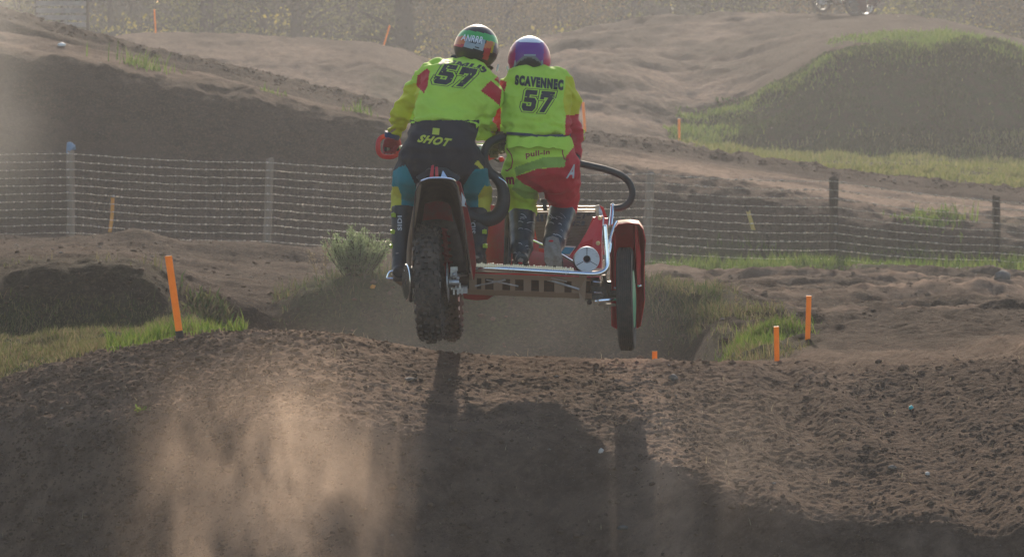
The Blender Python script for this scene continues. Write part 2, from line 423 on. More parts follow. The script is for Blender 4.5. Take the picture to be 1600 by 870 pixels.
# wheel ruts running towards the camera on the right and in the middle
warp = .16*fbm(XX*.5, DD*.35, s=41)
rut = fbm((XX+warp+.10*(DD-20))*2.6, DD*.25, o=3, s=43)
H += near*np.clip((PX-980)/350, 0, 1)*.12*rut
# far side of the jump and the middle distance: long ruts across the view, humps to the right
mid = band(DD, 24.5, 49, 2)
tr = fbm(XX*.22+3, (DD+.02*XX**2)*.75, o=3, s=51)
onbank = band(DD, 24, 29.5, .8)
H += mid*(1-onbank)*np.clip((PX-300)/900, .55, 1)*(.26*tr+.10*fbm(XX*2.2, DD*2.8, o=5, s=55, g=.62)+.17*np.maximum(0, fbm(XX*.35, (DD)*.55, o=2, s=58))*np.clip((PX-1150)/250, 0, 1))
# step rows of the old track left of the bush
for d0, hh in ((35.3, .20), (39.5, .20), (45.5, .16)):
    H += hh*np.exp(-((DD-d0-.35*fbm(XX*.4, XX*0+d0, o=2, s=61))/.5)**2)*np.clip((700-PX)/300, 0, 1)*np.clip((PX+300)/300, 0, 1)*(.7+.6*fbm(XX*.9, DD*.2, s=63))
    H += .8*hh*np.exp(-((DD-d0-1.0-.35*fbm(XX*.4, XX*0+d0, o=2, s=65))/.55)**2)*np.clip((PX-1080)/200, 0, 1)*(.5+.9*fbm(XX*.7, DD*.2, s=66))
H += onbank*(.10*fbm(XX*1.3, DD*1.3, o=4, s=71)+.035*fbm(XX*6, DD*6, o=3, s=73))
# face behind the fence, road on top with lengthwise ruts
face = band(DD, 51.5, 57, 1.)
H += face*(.12*fbm(XX*.9, DD*.9, o=4, s=81)+.06*fbm(XX*4, DD*4, o=3, s=83))
roadt = (DD-lineD(13))/np.maximum(lineD(14)-lineD(13), .5)
road = band(roadt, .02, 1.1, .12)*(DD < 68)
H += road*(.13*fbm(XX*.12, roadt*8, o=3, s=91)+.06*fbm(XX*1.6, DD*2.5, o=5, s=93, g=.6)+.12*np.exp(-((roadt-.98)/.09)**2)-.34*np.exp(-((roadt-.62)/.12)**2)*np.clip((900-PX)/400, 0, 1)*np.clip((PX+100)/200, 0, 1))
H += .10*np.clip(1-np.abs(roadt-1)*8, 0, 1)*np.abs(fbm(XX*3.2, DD*1.5, o=3, s=95))*(DD < 68)
far = band(DD, 72, 118, 4)
H += far*(.14*fbm(XX*.35+DD*.12, DD*.35-XX*.25, o=4, s=97)+.07*fbm(XX*2.6, DD*2.6, o=4, s=99, g=.6)+.07*fbm(XX*.5+DD*.1, (DD-.7*XX)*1.4, o=4, s=100))
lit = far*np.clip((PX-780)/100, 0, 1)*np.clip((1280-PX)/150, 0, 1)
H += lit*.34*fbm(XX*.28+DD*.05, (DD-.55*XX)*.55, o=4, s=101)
H += band(DD, 86, 92, 1)*np.clip((PX-1130)/60, 0, 1)*.30*fbm(XX*.6, DD*.6, o=4, s=103)
H[(DD > 140)] = H0[(DD > 140)]
ZG = H
def gz(x, d):
    x = np.asarray(x, float); d = np.asarray(d, float)
    i = np.interp(d, drows, np.arange(nr)); j = np.interp(x/d, U, np.arange(nc))
    i0 = np.clip(i.astype(int), 0, nr-2); j0 = np.clip(j.astype(int), 0, nc-2); a = i-i0; b = j-j0
    return (ZG[i0, j0]*(1-a)*(1-b)+ZG[i0+1, j0]*a*(1-b)+ZG[i0, j0+1]*(1-a)*b+ZG[i0+1, j0+1]*a*b)
def gpt(px, d, lift=0.):
    x = (px-800)/FPX*d; return Vector((x, d, float(gz(x, d))+lift))
def seen(px, py, lo=16., hi=130.):
    """nearest ground point along a line of sight"""
    ds = np.arange(lo, hi, .03); ry, rz = ray(py)
    z = CAM_H+rz/ry*ds; x = (px-800)/FPX*ds/ry; g = gz(x, ds); k = np.argmax(g >= z)
    return Vector((float(x[k]), float(ds[k]), float(g[k])))
# green cover
gn = fbm(XX*.8, DD*.8, o=4, s=111); gf = fbm(XX*.22, DD*.22, o=4, s=113)
green = np.zeros_like(DD)
green += band(DD, 21.6, 27.2, .5)*np.clip((330-PX)/60, 0, 1)
green += band(DD, 26.8, 29.5, .8)*np.clip((300-PX)/60, 0, 1)*(.25+.9*np.clip(gn, 0, 1))
green += band(DD, 27.9, 31, .6)*np.clip((PX-420)/50, 0, 1)*np.clip((1150-PX)/60, 0, 1)*np.clip(.4+gn, 0, 1)
green += band(DD, 23.5, 29.5, .8)*band(PX, 1090, 1262, 70)*np.clip(.55+1.2*gn, 0, 1)
green += band(DD, 48.2, 53.2, .8)*np.clip((PX-980)/60, 0, 1)*.9
green += band(DD, 52.5, 56.5, 1)*np.clip(gf*1.4, 0, .5)
yh = lambda px_: ip({880: 260, 950: 232, 1030: 215, 1060: 195, 1150: 165, 1200: 140, 1250: 110, 1300: 72, 1400: 56, 1500: 52, 1600: 76}, px_)
YY = 435+FPX*(-(ZG-CAM_H)*CP-DD*SP)/(DD*CP-(ZG-CAM_H)*SP)        # photo row of each ground point
green += band(DD, 80, 108, 3)*np.clip((YY-yh(PX)+25*gf)/22, 0, 1)*np.clip((PX-1000)/60, 0, 1)
green += band(DD, 66.3, 90, 2)*np.clip((PX-1040+90*gf)/60, 0, 1)*.85
green += (DD > 118)*.8
green += band(DD, 66, 90, 2)*np.clip((PX-560)/30, 0, 1)*np.clip((700-PX)/30, 0, 1)*.5
green = np.clip(green, 0, 1)
pale = np.zeros_like(DD)
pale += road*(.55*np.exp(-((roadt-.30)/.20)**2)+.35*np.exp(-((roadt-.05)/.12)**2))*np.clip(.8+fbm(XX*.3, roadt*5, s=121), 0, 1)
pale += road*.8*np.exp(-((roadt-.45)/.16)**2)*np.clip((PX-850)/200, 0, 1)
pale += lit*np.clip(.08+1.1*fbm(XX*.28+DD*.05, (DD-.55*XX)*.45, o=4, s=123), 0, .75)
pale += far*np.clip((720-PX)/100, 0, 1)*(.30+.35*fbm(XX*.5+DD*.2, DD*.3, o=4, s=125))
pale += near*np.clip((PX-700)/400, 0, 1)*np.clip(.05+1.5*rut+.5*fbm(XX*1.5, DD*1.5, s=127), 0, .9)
pale += near*(ip({500: .62, 900: .46, 1700: .32}, PX)+.22*fbm(XX*1.2, DD*1.2, s=137))+near*.25*np.exp(-((PX-480)/130)**2)  # loose dry near soil, its colour lightened further to offset weak grazing sunlight
pale += mid*(1-onbank)*np.clip(-.05+1.4*tr+.7*fbm(XX*.8, DD*1.6, s=129), 0, .85)*np.clip((PX-800)/350, .12, 1)
pale = np.clip(pale, 0, 1)
verts = np.stack([XX, DD, ZG], -1).reshape(-1, 3)
# one continuous sheet, cut along its ridge and foot lines into the named pieces of the setting
ii, jj = np.meshgrid(np.arange(nr-1), np.arange(nc-1), indexing='ij')
quads = np.stack([ii*nc+jj, ii*nc+jj+1, (ii+1)*nc+jj+1, (ii+1)*nc+jj], -1)
fd = .25*(DD[:-1, :-1]+DD[1:, :-1]+DD[:-1, 1:]+DD[1:, 1:]); fp = PX[:-1, :-1]
fgreen = green[:-1, :-1]; lk = lambda k: LD[k][None, :-1]
cls = np.zeros_like(fd, int)                                    # 0 ground
cls[(fd >= lk(2)) & (fd < 23.2)] = 1                            # jump mound
cls[(fd >= 25.8) & (fd < 30.2) & (fp < 1290)] = 2               # banks
cls[(fd >= 30.2) & (fd < 47.5)] = 3                             # middle track
cls[(fd >= 52.3) & (fd < lk(13))] = 4                           # hill face
cls[(fd >= lk(13)) & (fd < 66.5)] = 5                           # track on the hill
cls[(fd >= 76) & (fd < 122) & (fp < 720)] = 6                   # far mound
cls[(fd >= 80) & (fd < 122) & (fp >= 720)] = 7                  # right hill
NAMES = ['ground', 'jump_mound', 'earth_bank', 'dirt_track', 'hillside', 'hill_track', 'far_mound', 'right_hill']
def sub_mesh(name, q):
    used = np.unique(q); remap = np.full(len(verts), -1); remap[used] = np.arange(len(used))
    me = mesh_np(name, verts[used], remap[q], smooth=True)
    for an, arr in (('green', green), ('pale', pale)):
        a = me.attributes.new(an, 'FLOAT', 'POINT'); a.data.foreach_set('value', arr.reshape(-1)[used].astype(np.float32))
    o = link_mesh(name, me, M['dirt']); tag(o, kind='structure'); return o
LABELS = ['flat ground under and between the mounds, patchy grass and dirt', 'near brown dirt jump with cloddy crest and wheel ruts, under the sidecar',
          'dark earth bank beyond the near jump, grass and bush on its top', 'rutted dirt track in front of the wire fence', 'tall shaded dirt hillside behind the wire fence',
          'sunlit track descending along the hillside from upper left', 'smooth pale dirt mound far behind at upper left', 'wide dirt hill with grassy embankment at upper right']
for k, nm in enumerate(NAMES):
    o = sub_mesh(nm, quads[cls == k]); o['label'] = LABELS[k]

# ---------------------------------------------------------------- loose clods and straw on the near jump
def ico():
    bm = bmesh.new(); bmesh.ops.create_icosphere(bm, subdivisions=1, radius=1)
    v = np.array([x.co[:] for x in bm.verts]); f = np.array([[q.index for q in a.verts] for a in bm.faces]); bm.free(); return v, f
IV, IF = ico()
def scatter_lumps(name, pts, size, material, flat=.7, label=None, kind='stuff'):
    n = len(pts); v = np.repeat(IV[None], n, 0)*(1+rng.uniform(-.35, .35, (n, len(IV), 1)))
    ang = rng.uniform(0, 6.28, n); c, s_ = np.cos(ang), np.sin(ang)
    v = v*np.stack([rng.uniform(.7, 1.4, n), rng.uniform(.7, 1.2, n), np.full(n, flat)], -1)[:, None]*np.asarray(size)[:, None, None]
    x = v[..., 0]*c[:, None]-v[..., 1]*s_[:, None]; y = v[..., 0]*s_[:, None]+v[..., 1]*c[:, None]
    v = np.stack([x, y, v[..., 2]], -1)+pts[:, None]
    f = IF[None]+np.arange(n)[:, None, None]*len(IV)
    o = link_mesh(name, mesh_np(name, v.reshape(-1, 3), f.reshape(-1, 3)), material)
    tag(o, label, None, None, kind); return o
def rand_ground(n, p0, p1, d0, d1, fn=None):
    d = rng.uniform(d0, d1, n*4); px = rng.uniform(p0, p1, n*4)
    if fn is not None:
        k = rng.uniform(0, 1, n*4) < fn(px, d); d, px = d[k], px[k]
    d, px = d[:n], px[:n]; x = (px-800)/FPX*d
    return np.stack([x, d, gz(x, d)], -1)
pt = rand_ground(12000, -60, 1660, 18., 21.5, lambda p, d: np.clip(.12+.9*np.clip((620-p)/300, 0, 1)+.5*fbm(p/60, d*3, s=131), .05, 1))
sz = np.minimum(.004+rng.exponential(.0045, len(pt)), .03)
o = scatter_lumps('dirt_clods', pt, sz, M['clod'], label='loose brown clods of soil scattered over the near jump'); o['category'] = 'clods'
pt = rand_ground(4500, -60, 1660, 26, 50, lambda p, d: np.clip(.3+.8*fbm(p/40, d*.8, s=133), .03, 1))
o = scatter_lumps('track_clods', pt, np.minimum(.008+rng.exponential(.006, len(pt)), .04), M['clod'], label='lumps of soil along the ruts before the fence'); o['category'] = 'clods'
d_ = rng.uniform(62.6, 65, 2600); p_ = rng.uniform(-50, 1660, 2600); x_ = (p_-800)/FPX*d_
o = scatter_lumps('ridge_clods', np.stack([x_, d_, gz(x_, d_)], -1), np.minimum(.012+rng.exponential(.011, len(d_)), .07), M['clod'], label='crumbly soil along the upper edge of the hill track'); o['category'] = 'clods'
pt = rand_ground(700, -40, 1640, 17.4, 120, lambda p, d: np.clip(24/d, .1, 1)); pt[:, 2] += .004
o = scatter_lumps('small_stones', pt, (.0035+rng.exponential(.0035, len(pt)))*np.clip(pt[:, 1]/22, 1, 3.2), M['stone'], flat=.5, label='tiny pale stones scattered all over the dirt'); o['category'] = 'stones'

def blades(name, pts, hgt, wid, material, label, lean=.35, cat='grass', kind='stuff', parent=None, droop=.25):
    pts = np.asarray(pts); hgt = np.broadcast_to(hgt, len(pts)); sc = 2.6*20/max(20., float(pts[:, 1].mean()))**1.0*1.6
    cl = fbm(pts[:, 0]*sc, pts[:, 1]*sc, o=3, s=len(pts) % 97); kp = cl > rng.uniform(-.75, .05, len(pts))
    pts, hgt = pts[kp], (hgt*np.clip(.75+1.3*cl, .35, 1.6))[kp]; n = len(pts); a = rng.uniform(0, 6.283, n); b = rng.uniform(0, 6.283, n)
    sx = np.stack([np.cos(a), np.sin(a), 0*a], -1)*(wid*.5); ln = rng.uniform(0, lean, n)
    dr = np.stack([np.cos(b)*ln, np.sin(b)*ln, np.sqrt(1-np.minimum(ln, .95)**2)], -1)
    m1 = pts+dr*(hgt*.55)[:, None]; dr2 = dr+np.stack([np.cos(b), np.sin(b), 0*b], -1)*(droop*rng.uniform(.2, 2.2, n))[:, None]; dr2 /= np.linalg.norm(dr2, axis=1)[:, None]
    tip = m1+dr2*(hgt*.45)[:, None]
    v = np.stack([pts-sx, pts+sx, m1+sx*.75, m1-sx*.75, tip], 1); k = np.arange(n)[:, None]*5
    o = link_mesh(name, mesh_np(name, v.reshape(-1, 3), [k+np.array([0, 1, 2, 3]), k+np.array([3, 2, 4])]), material, parent)
    if kind: tag(o, label, cat, None, kind)
    return o
def green_pts(n, p0, p1, d0, d1, thr=.3, extra=None):
    def f(px, d):
        i = np.clip(np.searchsorted(drows, d)-1, 0, nr-1); j = np.clip(np.searchsorted(pxc, px)-1, 0, nc-1)
        g = np.where(green[i, j] > thr, green[i, j], 0)
        if extra is not None: g = g*extra(px, d)
        return g
    return rand_ground(n, p0, p1, d0, d1, f)
# straw bits lying on the jump
pt = rand_ground(600, -40, 1640, 18.2, 21.4); pt[:, 2] += .008
blades('straw_bits', pt, rng.uniform(.012, .045, len(pt)), .004, M['straw'], 'bits of dry straw lying on the near jump', lean=.99, cat='straw')
# verge on the left behind the crest
clump = lambda s, k=1.: (lambda px, d: np.clip(.35+1.1*fbm((px-800)/FPX*d*k, d*k, o=3, s=s), .05, 1))
p = green_pts(26000, -60, 330, 21.35, 27.4)
blades('verge_grass', p, rng.uniform(.025, .075, len(p)), .006, M['grass_dry'], 'short half-dry grass beside the near jump at lower left', lean=.7)
edge = np.array([gpt(px, float(rng.uniform(21.25, 22.1)))[:] for px in rng.uniform(165, 385, 1700)])
blades('edge_grass', edge, rng.uniform(.05, .13, len(edge)), .007, M['grass'], 'bright green grass along the crest around the near orange stake', lean=.5)
wd = np.array([gpt(px, float(rng.uniform(26.3, 28.0)))[:] for px in np.concatenate([rng.normal(345, 22, 900), rng.normal(310, 18, 500)])])
blades('bank_weeds', wd, rng.uniform(.05, .16, len(wd)), .018, M['weed'], 'leafy green weeds in the gap right of the near stake', lean=.9, cat='weeds', droop=.6)
p = green_pts(5000, -60, 460, 27, 30.5, .25, clump(201))
blades('bank_grass', p, rng.uniform(.03, .11, len(p)), .007, M['grass_dry'], 'thin grass on the dark bank at left', lean=.8)
p = np.array([gpt(px, float(rng.uniform(28.1, 29.4)))[:] for px in np.concatenate([rng.uniform(425, 660, 900), rng.uniform(1000, 1130, 900)])])
blades('bank_top_grass', p, rng.uniform(.04, .13, len(p)), .008, M['weed'], 'weedy grass along the top edge of the middle bank', lean=.8)
p = green_pts(14000, 1020, 1275, 23, 29.8, .2, clump(203, 1.6))
blades('mound_grass', p, rng.uniform(.03, .10, len(p)), .007, M['grass_dry'], 'dry and green grass on the small mound by the two orange stakes', lean=.7)
p = np.array([gpt(px, float(rng.normal(25.9, .35)))[:] for px in rng.normal(1190, 30, 1700)])
blades('mound_tuft', p, rng.uniform(.04, .12, len(p)), .007, M['grass'], 'thick bright green tuft behind the shorter orange stake', lean=.5)
p = green_pts(13000, 980, 1660, 48, 53, .3, clump(205, .8))
blades('fence_grass', p, rng.uniform(.05, .20, len(p)), .014, M['grass'], 'green grass along the foot of the wire fence at right', lean=.5)
p = green_pts(30000, 1000, 1660, 66, 87, .3, clump(207, .5))
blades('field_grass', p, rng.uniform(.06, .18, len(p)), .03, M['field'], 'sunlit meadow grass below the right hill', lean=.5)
p = green_pts(30000, 1000, 1680, 83, 110, .3, lambda p, d: np.clip(.9*np.clip((d-88.5)/1.5, 0, 1)+.8*np.clip((1170-p)/90, 0, 1)+.02, 0, 1))
blades('hill_grass', p, rng.uniform(.07, .24, len(p)), .03, M['grass'], 'green grass hanging over the embankment of the right hill', lean=.8)
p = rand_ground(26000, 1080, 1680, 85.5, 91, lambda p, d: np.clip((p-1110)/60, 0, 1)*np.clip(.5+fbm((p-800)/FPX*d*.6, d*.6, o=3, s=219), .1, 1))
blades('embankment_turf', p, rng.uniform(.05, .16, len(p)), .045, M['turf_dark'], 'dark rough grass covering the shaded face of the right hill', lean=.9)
p = np.concatenate([np.array([gpt(px, float(rng.normal(d0, s1)))[:] for px in rng.normal(c, s0, n)]) for c, s0, d0, s1, n in ((1450, 26, 54.2, .3, 900), (640, 30, 76, 2, 300), (430, 10, 57.5, .3, 80), (225, 25, 57.5, .3, 120), (560, 12, 57, .2, 60))])
blades('track_edge_tufts', p, rng.uniform(.08, .3, len(p)), .02, M['grass'], 'small tufts along the edge of the hill track', lean=.6)

# ---------------------------------------------------------------- sage bush and single weeds
def leafy(center, radii, n, lsize, up=.6, shell=.55):
    th = rng.uniform(0, 6.283, n); cz = rng.uniform(-.2, 1, n); rr = rng.uniform(shell, 1, n)**.6
    sn = np.sqrt(np.maximum(0, 1-cz**2)); d = np.stack([np.cos(th)*sn, np.sin(th)*sn, cz], -1)
    bumps = 1+.28*fbm(d[:, 0]*2.2+center[0], d[:, 1]*2.2+center[1], d[:, 2]*2.2, o=2, s=int(abs(center[0])*7) % 91)*2
    p = np.asarray(center)+d*rr[:, None]*np.asarray(radii)*bumps[:, None]
    return p, d
def leaf_quads(p, dirs, L, W, jitter=.8):
    n = len(p); a = dirs+rng.normal(0, jitter, (n, 3)); a /= np.linalg.norm(a, axis=1)[:, None]
    b = np.cross(a, rng.normal(0, 1, (n, 3))); b /= np.linalg.norm(b, axis=1)[:, None]
    L = np.broadcast_to(L, n)[:, None]; W = np.broadcast_to(W, n)[:, None]
    v = np.stack([p, p+a*L*.5+b*W*.5, p+a*L, p+a*L*.5-b*W*.5], 1); k = np.arange(n)[:, None]*4
    return v.reshape(-1, 3), k+np.array([0, 1, 2, 3])
bb = gpt(556, 28.9)
t = empty('sage_bush', bb); tag(t, 'rounded grey-green bush with feathery shoots on the bank left of the rider', 'bush')
cs = []
for k in range(74):
    a = random.uniform(0, 6.28); r_ = random.uniform(0, 1)**.5; cs.append((math.cos(a)*.25*r_, math.sin(a)*.25*r_, random.uniform(.25, .43)*(1.05-.35*r_)))
stem = MB(); P_ = []; D_ = []
for (cx, cyy, hh) in cs:
    tipv = Vector(bb)+Vector((cx*1.15, cyy*1.15, hh)); root = Vector(bb)+Vector((cx*.25, cyy*.25, -.04))
    stem.tube([root, (root+tipv)/2+Vector((cx*.15, 0, .02)), tipv], [.005, .004, .0015], 5)
    for q in range(75):
        f = random.uniform(.25, 1.02); c = root.lerp(tipv, f)+Vector((random.gauss(0, .017), random.gauss(0, .017), random.gauss(0, .012))); P_.append(c[:]); D_.append(((tipv-root).normalized()*.9)[:])
stem.build('stem', M['bark'], t)
v, f = leaf_quads(np.array(P_), np.array(D_), rng.uniform(.02, .05, len(P_)), .009, .45)
link_mesh('leaves', mesh_np('leaves', v, f), M['sage'], t)['kind'] = 'stuff'
def dry_stalk(px, py0, py1, px1, d, label):
    b0 = gpt(px, d); t = empty('dry_stalk', b0); tag(t, label, 'weed', 'dry stalks beside the sage bush')
    top = P(px1, py1, d); m = MB(); m.tube([b0-Vector((0, 0, .02)), b0.lerp(top, .5)+Vector((.006, 0, 0)), top], [.005, .004, .002], 5)
    for k in range(7):
        f = .35+.09*k; c = b0.lerp(top, f); s_ = 1 if k % 2 else -1
        m.tube([c, c+Vector((s_*.035, random.uniform(-.02, .02), .035))], [.0025, .0012], 4)
    m.build('stem', M['straw'], t)
    pp = np.array([(b0.lerp(top, random.uniform(.3, 1))+Vector((random.gauss(0, .02), random.gauss(0, .02), random.gauss(0, .01))))[:] for k in range(90)])
    v, f = leaf_quads(pp, np.tile([0, 0, 1.], (len(pp), 1)), .016, .008, 1.)
    link_mesh('seed_head', mesh_np('seed_head', v, f), M['straw'], t)['kind'] = 'stuff'
dry_stalk(497, 425, 391, 483, 28.7, 'dry bare stalk leaning left, farthest left of the sage bush')
dry_stalk(505, 425, 378, 509, 28.9, 'taller upright dry stalk with side twigs beside the sage bush')
# a little bright weed on the near dirt
def little_weed(px, py, size, label):
    c = seen(px, py); pp = np.array([(c+Vector((random.gauss(0, size*.4), random.gauss(0, size*.3), random.uniform(0, size*.5))))[:] for k in range(36)])
    v, f = leaf_quads(pp, np.tile([0, 0, .6], (len(pp), 1)), size*.45, size*.2, .9)
    tag(link_mesh('small_weed', mesh_np('small_weed', v, f), M['grass'], None, c), label, 'weed')
little_weed(222, 644, .055, 'tiny bright green weed alone on the near dirt at lower left')
little_weed(598, 392+20, .09, 'small light green weed at the right foot of the sage bush') if False else None

# ---------------------------------------------------------------- single stones and litter
def stone(name, px, py, w_, h_, m, label, cat='stone', lo=16.):
    c = seen(px, py, lo); n = 1
    v = IV*(1+rng.uniform(-.22, .22, (len(IV), 1)))*np.array([w_/2, w_/2.4, h_*.75])+np.array(c[:])+np.array([0, 0, h_*.22])
    tag(link_mesh(name, mesh_np(name, v, IF), m, None, c), label, cat)
M['pale_stone'] = mat('pale_stone', (.52, .46, .40), .7, var=.2, vscale=40)
M['dark_stone'] = mat('dark_stone', (.13, .115, .10), .85, var=.3, vscale=25, bump=.5)
M['wood_chip'] = mat('wood_chip', (.40, .30, .18), .8, var=.2)
M['litter_white'] = mat('litter_white', (.8, .79, .77), .6); M['litter_teal'] = mat('litter_teal', (.06, .42, .42), .6)
stone('stone', 1566, 444, .20, .10, M['dark_stone'], 'round dark stone at the foot of the far right fence post', lo=40)
stone('stone', 1052, 592, .065, .03, M['dark_stone'], 'flat grey stone on the near jump below the sidecar wheel')
stone('stone', 1150, 558, .075, .035, M['dark_stone'], 'pointed dark stone on the crest just left of the shorter orange stake')
stone('stone', 640, 595, .09, .014, M['dark_stone'], 'thin flat brown stone on the dirt below the rear wheel')
stone('stone', 974, 826, .07, .018, M['dark_stone'], 'broad stone in the shaded dirt near the bottom middle')
stone('stone', 939, 712, .032, .022, M['pale_stone'], 'small bright white stone in the shadow of the sidecar')
stone('stone', 1449, 743, .025, .02, M['pale_stone'], 'small white stone low on the right slope')
stone('litter_scrap', 1424, 641, .03, .02, M['litter_teal'], 'scrap of teal plastic on the right ruts', 'litter')
stone('litter_scrap', 97, 72, .17, .05, M['litter_white'], 'white scrap lying on the shaded hill track at far left', 'litter', lo=50)
stone('litter_scrap', 582, 450, .05, .03, M['orange'], 'small orange scrap in the gap right of the near stake', 'litter', lo=24)
# ================================================================ ORANGE STAKES
def stake(px0, py0, px1, py1, w_px, label, lo=16., d=None, foot=0., m=None, bend=0., top=None, name='orange_stake', group='orange marker stakes'):
    b0 = seen(px0, py0, lo) if d is None else P(px0, py0, d)
    dd = b0.y; w_ = w_px*dd/FPX; a = P(px0, py0, dd); t = P(px1, py1, dd-.02)
    root = empty(name, a); tag(root, label, 'stake', group)
    ax = (t-a).normalized(); X = Vector((1, 0, 0)); X = (X-ax*X.dot(ax)).normalized(); Y = ax.cross(X)
    q = MB(); n = 7; sink = a-ax*.15
    pts = []
    for k in range(n):
        f = k/(n-1); c = sink.lerp(t, f)+X*(bend*math.sin(f*math.pi))
        pts.append(c)
    # flat moulded profile: three shallow ribs
    prof = [(-.5, 0), (-.5, .16), (-.28, .24), (-.2, .14), (.2, .14), (.28, .24), (.5, .16), (.5, 0), (.2, -.05), (-.2, -.05)]
    vs = [c+X*(u*w_)-Y*(-v*w_) for c in pts for u, v in prof]; m_ = len(prof); fs = []
    f0 = 0 if not foot else 0
    for i in range(n-1):
        for j in range(m_): fs.append((i*m_+j, i*m_+(j+1) % m_, (i+1)*m_+(j+1) % m_, (i+1)*m_+j))
    fs += [tuple(range(m_-1, -1, -1)), tuple((n-1)*m_+j for j in range(m_))]
    q.add(vs, fs)
    q.build('blade', m or M['orange'], root, smooth=None)
    if foot:
        g = MB(); g.tube([a-ax*.1, a+ax*foot], [w_*.62, w_*.56], 10); g.build('foot', M['stake_foot'], root)
    if top:
        g = MB(); g.tube([t-ax*.01, t+(P(*top, dd)-t)], [w_*.3, w_*.25], 6); g.build('bare_tip', M['wood_post'], root)
    return root
stake(281, 526, 263, 400, 11, 'tall orange stake with black foot leaning left on the near crest', d=21.3, foot=.036)
stake(170, 363, 176, 309, 5.5, 'thin bent orange stake behind the fence, right of the left post', lo=50.5, bend=.02)
stake(1214, 560, 1213, 510, 8, 'shorter of the two close orange stakes, half hidden by the near crest', d=22.0)
stake(1262, 530, 1264, 462, 8, 'taller orange stake at the right end of the small grassy mound', lo=23)
stake(1023, 562, 1023, 549, 8, 'orange stake top just showing over the crest under the sidecar wheel', d=22.3)
stake(243, 47, 241, 15, 2.6, 'far upright orange stake on the left end of the pale mound', d=97.5)
stake(601, 67, 609, 40, 2.8, 'far orange stake leaning right on the pale mound near the tree trunk', d=98.5)
stake(914, 206, 911, 160, 4.4, 'orange stake just right of the passenger in front of the right hill', d=76)
stake(1062, 238, 1061, 186, 4, 'orange stake with dark foot at the left tip of the hill grass', d=84, foot=.05)
stake(1178, 361, 1169, 330, 6, 'faded yellow stake with bare grey tip leaning left behind the fence', lo=51., m=M['yellow_stake'], top=(1161, 313), name='faded_stake', group=None)

# ================================================================ WIRE FENCE
FD = 50.0
fen = empty('wire_fence', gpt(800, FD)); tag(fen, 'long sheep-wire fence on wooden posts crossing behind the track', 'fence')
posts = [(-950, 215, -950, 358, 13), (-600, 224, -600, 365, 13), (-250, 232, -250, 372, 13), (110, 237, 111, 376, 13), (422, 249, 417, 392, 13), (715, 262, 712, 406, 13), (1017, 270, 1008, 430, 13.5), (1303, 279, 1302, 430, 15), (1557, 308, 1557, 440, 12), (1850, 322, 1850, 450, 13), (2150, 332, 2150, 458, 13), (2450, 340, 2450, 466, 13)]
for (px1, py1, px0, py0, wpx) in posts:
    t_, b_ = P(px1, py1, FD), P(px0, py0, FD); r_ = wpx/2*FD/FPX
    q = MB(); ax = (t_-b_).normalized(); k = 7; pts = [b_-ax*.35+(t_-b_+ax*.35)*(i/(k-1))+Vector((random.gauss(0, .003), random.gauss(0, .003), 0)) for i in range(k)]
    q.tube(pts+[t_+ax*.008], [r_*random.uniform(.94, 1.05) for i in range(k)]+[r_*.86], 14)
    q.build('post', M['wood_old'] if px1 < 1100 else M['wood_post'], fen)
def wire_y(px, k):
    # top and bottom wire rows, read at the posts
    tops = [-950, -600, -250, 110, 422, 715, 1017, 1303, 1557, 1850, 2150, 2450]
    ty = [218, 228, 236, 240, 254, 266, 272, 283, 314, 330, 340, 348]; by = [350, 356, 362, 363, 377, 392, 408, 418, 430, 442, 450, 458]
    f = k/10
    y = np.interp(px, tops, ty)*(1-f)+np.interp(px, tops, by)*f
    i = np.clip(np.searchsorted(tops, px)-1, 0, len(tops)-2); a = (px-np.array(tops)[i])/(np.array(tops)[i+1]-np.array(tops)[i])
    return y+4*np.sin(a*math.pi)*.9
for k in range(11):
    px = np.arange(-950, 2450, 12.0)+rng.uniform(-.8, .8, len(np.arange(-950, 2450, 12.0)))
    y = wire_y(px, k)+rng.normal(0, .35, len(px)); pts = [P(a, b, FD-.085) for a, b in zip(px, y)]
    q = MB(); q.tube(pts, .0022, 4)
    q.tube  # the wrapped joints that catch the light
    for i in range(len(pts)-1):
        c = pts[i]; e = (pts[i+1]-c).normalized(); l_ = random.uniform(.018, .030)*(1.15 if px[i] > 900 else .8)
        r_ = random.choice((.006, .009, .012, .005))
        q.tube([c-e*l_, c-e*l_*.3, c+e*l_*.4, c+e*l_], [.002, r_, r_*.9, .002], 6)
    q.build('wire', M['wire'], fen)
# uprights of the netting, one part: too fine to tell apart
q = MB()
for px in np.arange(-950, 2450, 24.0):
    q.tube([P(px, float(wire_y(px, 0)), FD-.087), P(px, float(wire_y(px, 10)), FD-.087)], .0002, 3, cap=False)
o = q.build('netting_uprights', M['wire'], fen); o['kind'] = 'stuff'
# blue rag on the left post
q = MB(); c = P(111, 229, FD)
q.sheet([[c+Vector((u*.11-.055, v*.05, -abs(u-.5)*.05+.05*math.sin(3*u+v*2)+.03*v)) for u in np.linspace(0, 1, 7)] for v in np.linspace(-1, 1, 5)], .012)
q.box(c+Vector((0, 0, -.01)), (.10, .08, .07))
tag(q.build('blue_rag', M['blue_rag'], None, c), 'crumpled blue cloth on top of the left fence post', 'cloth')

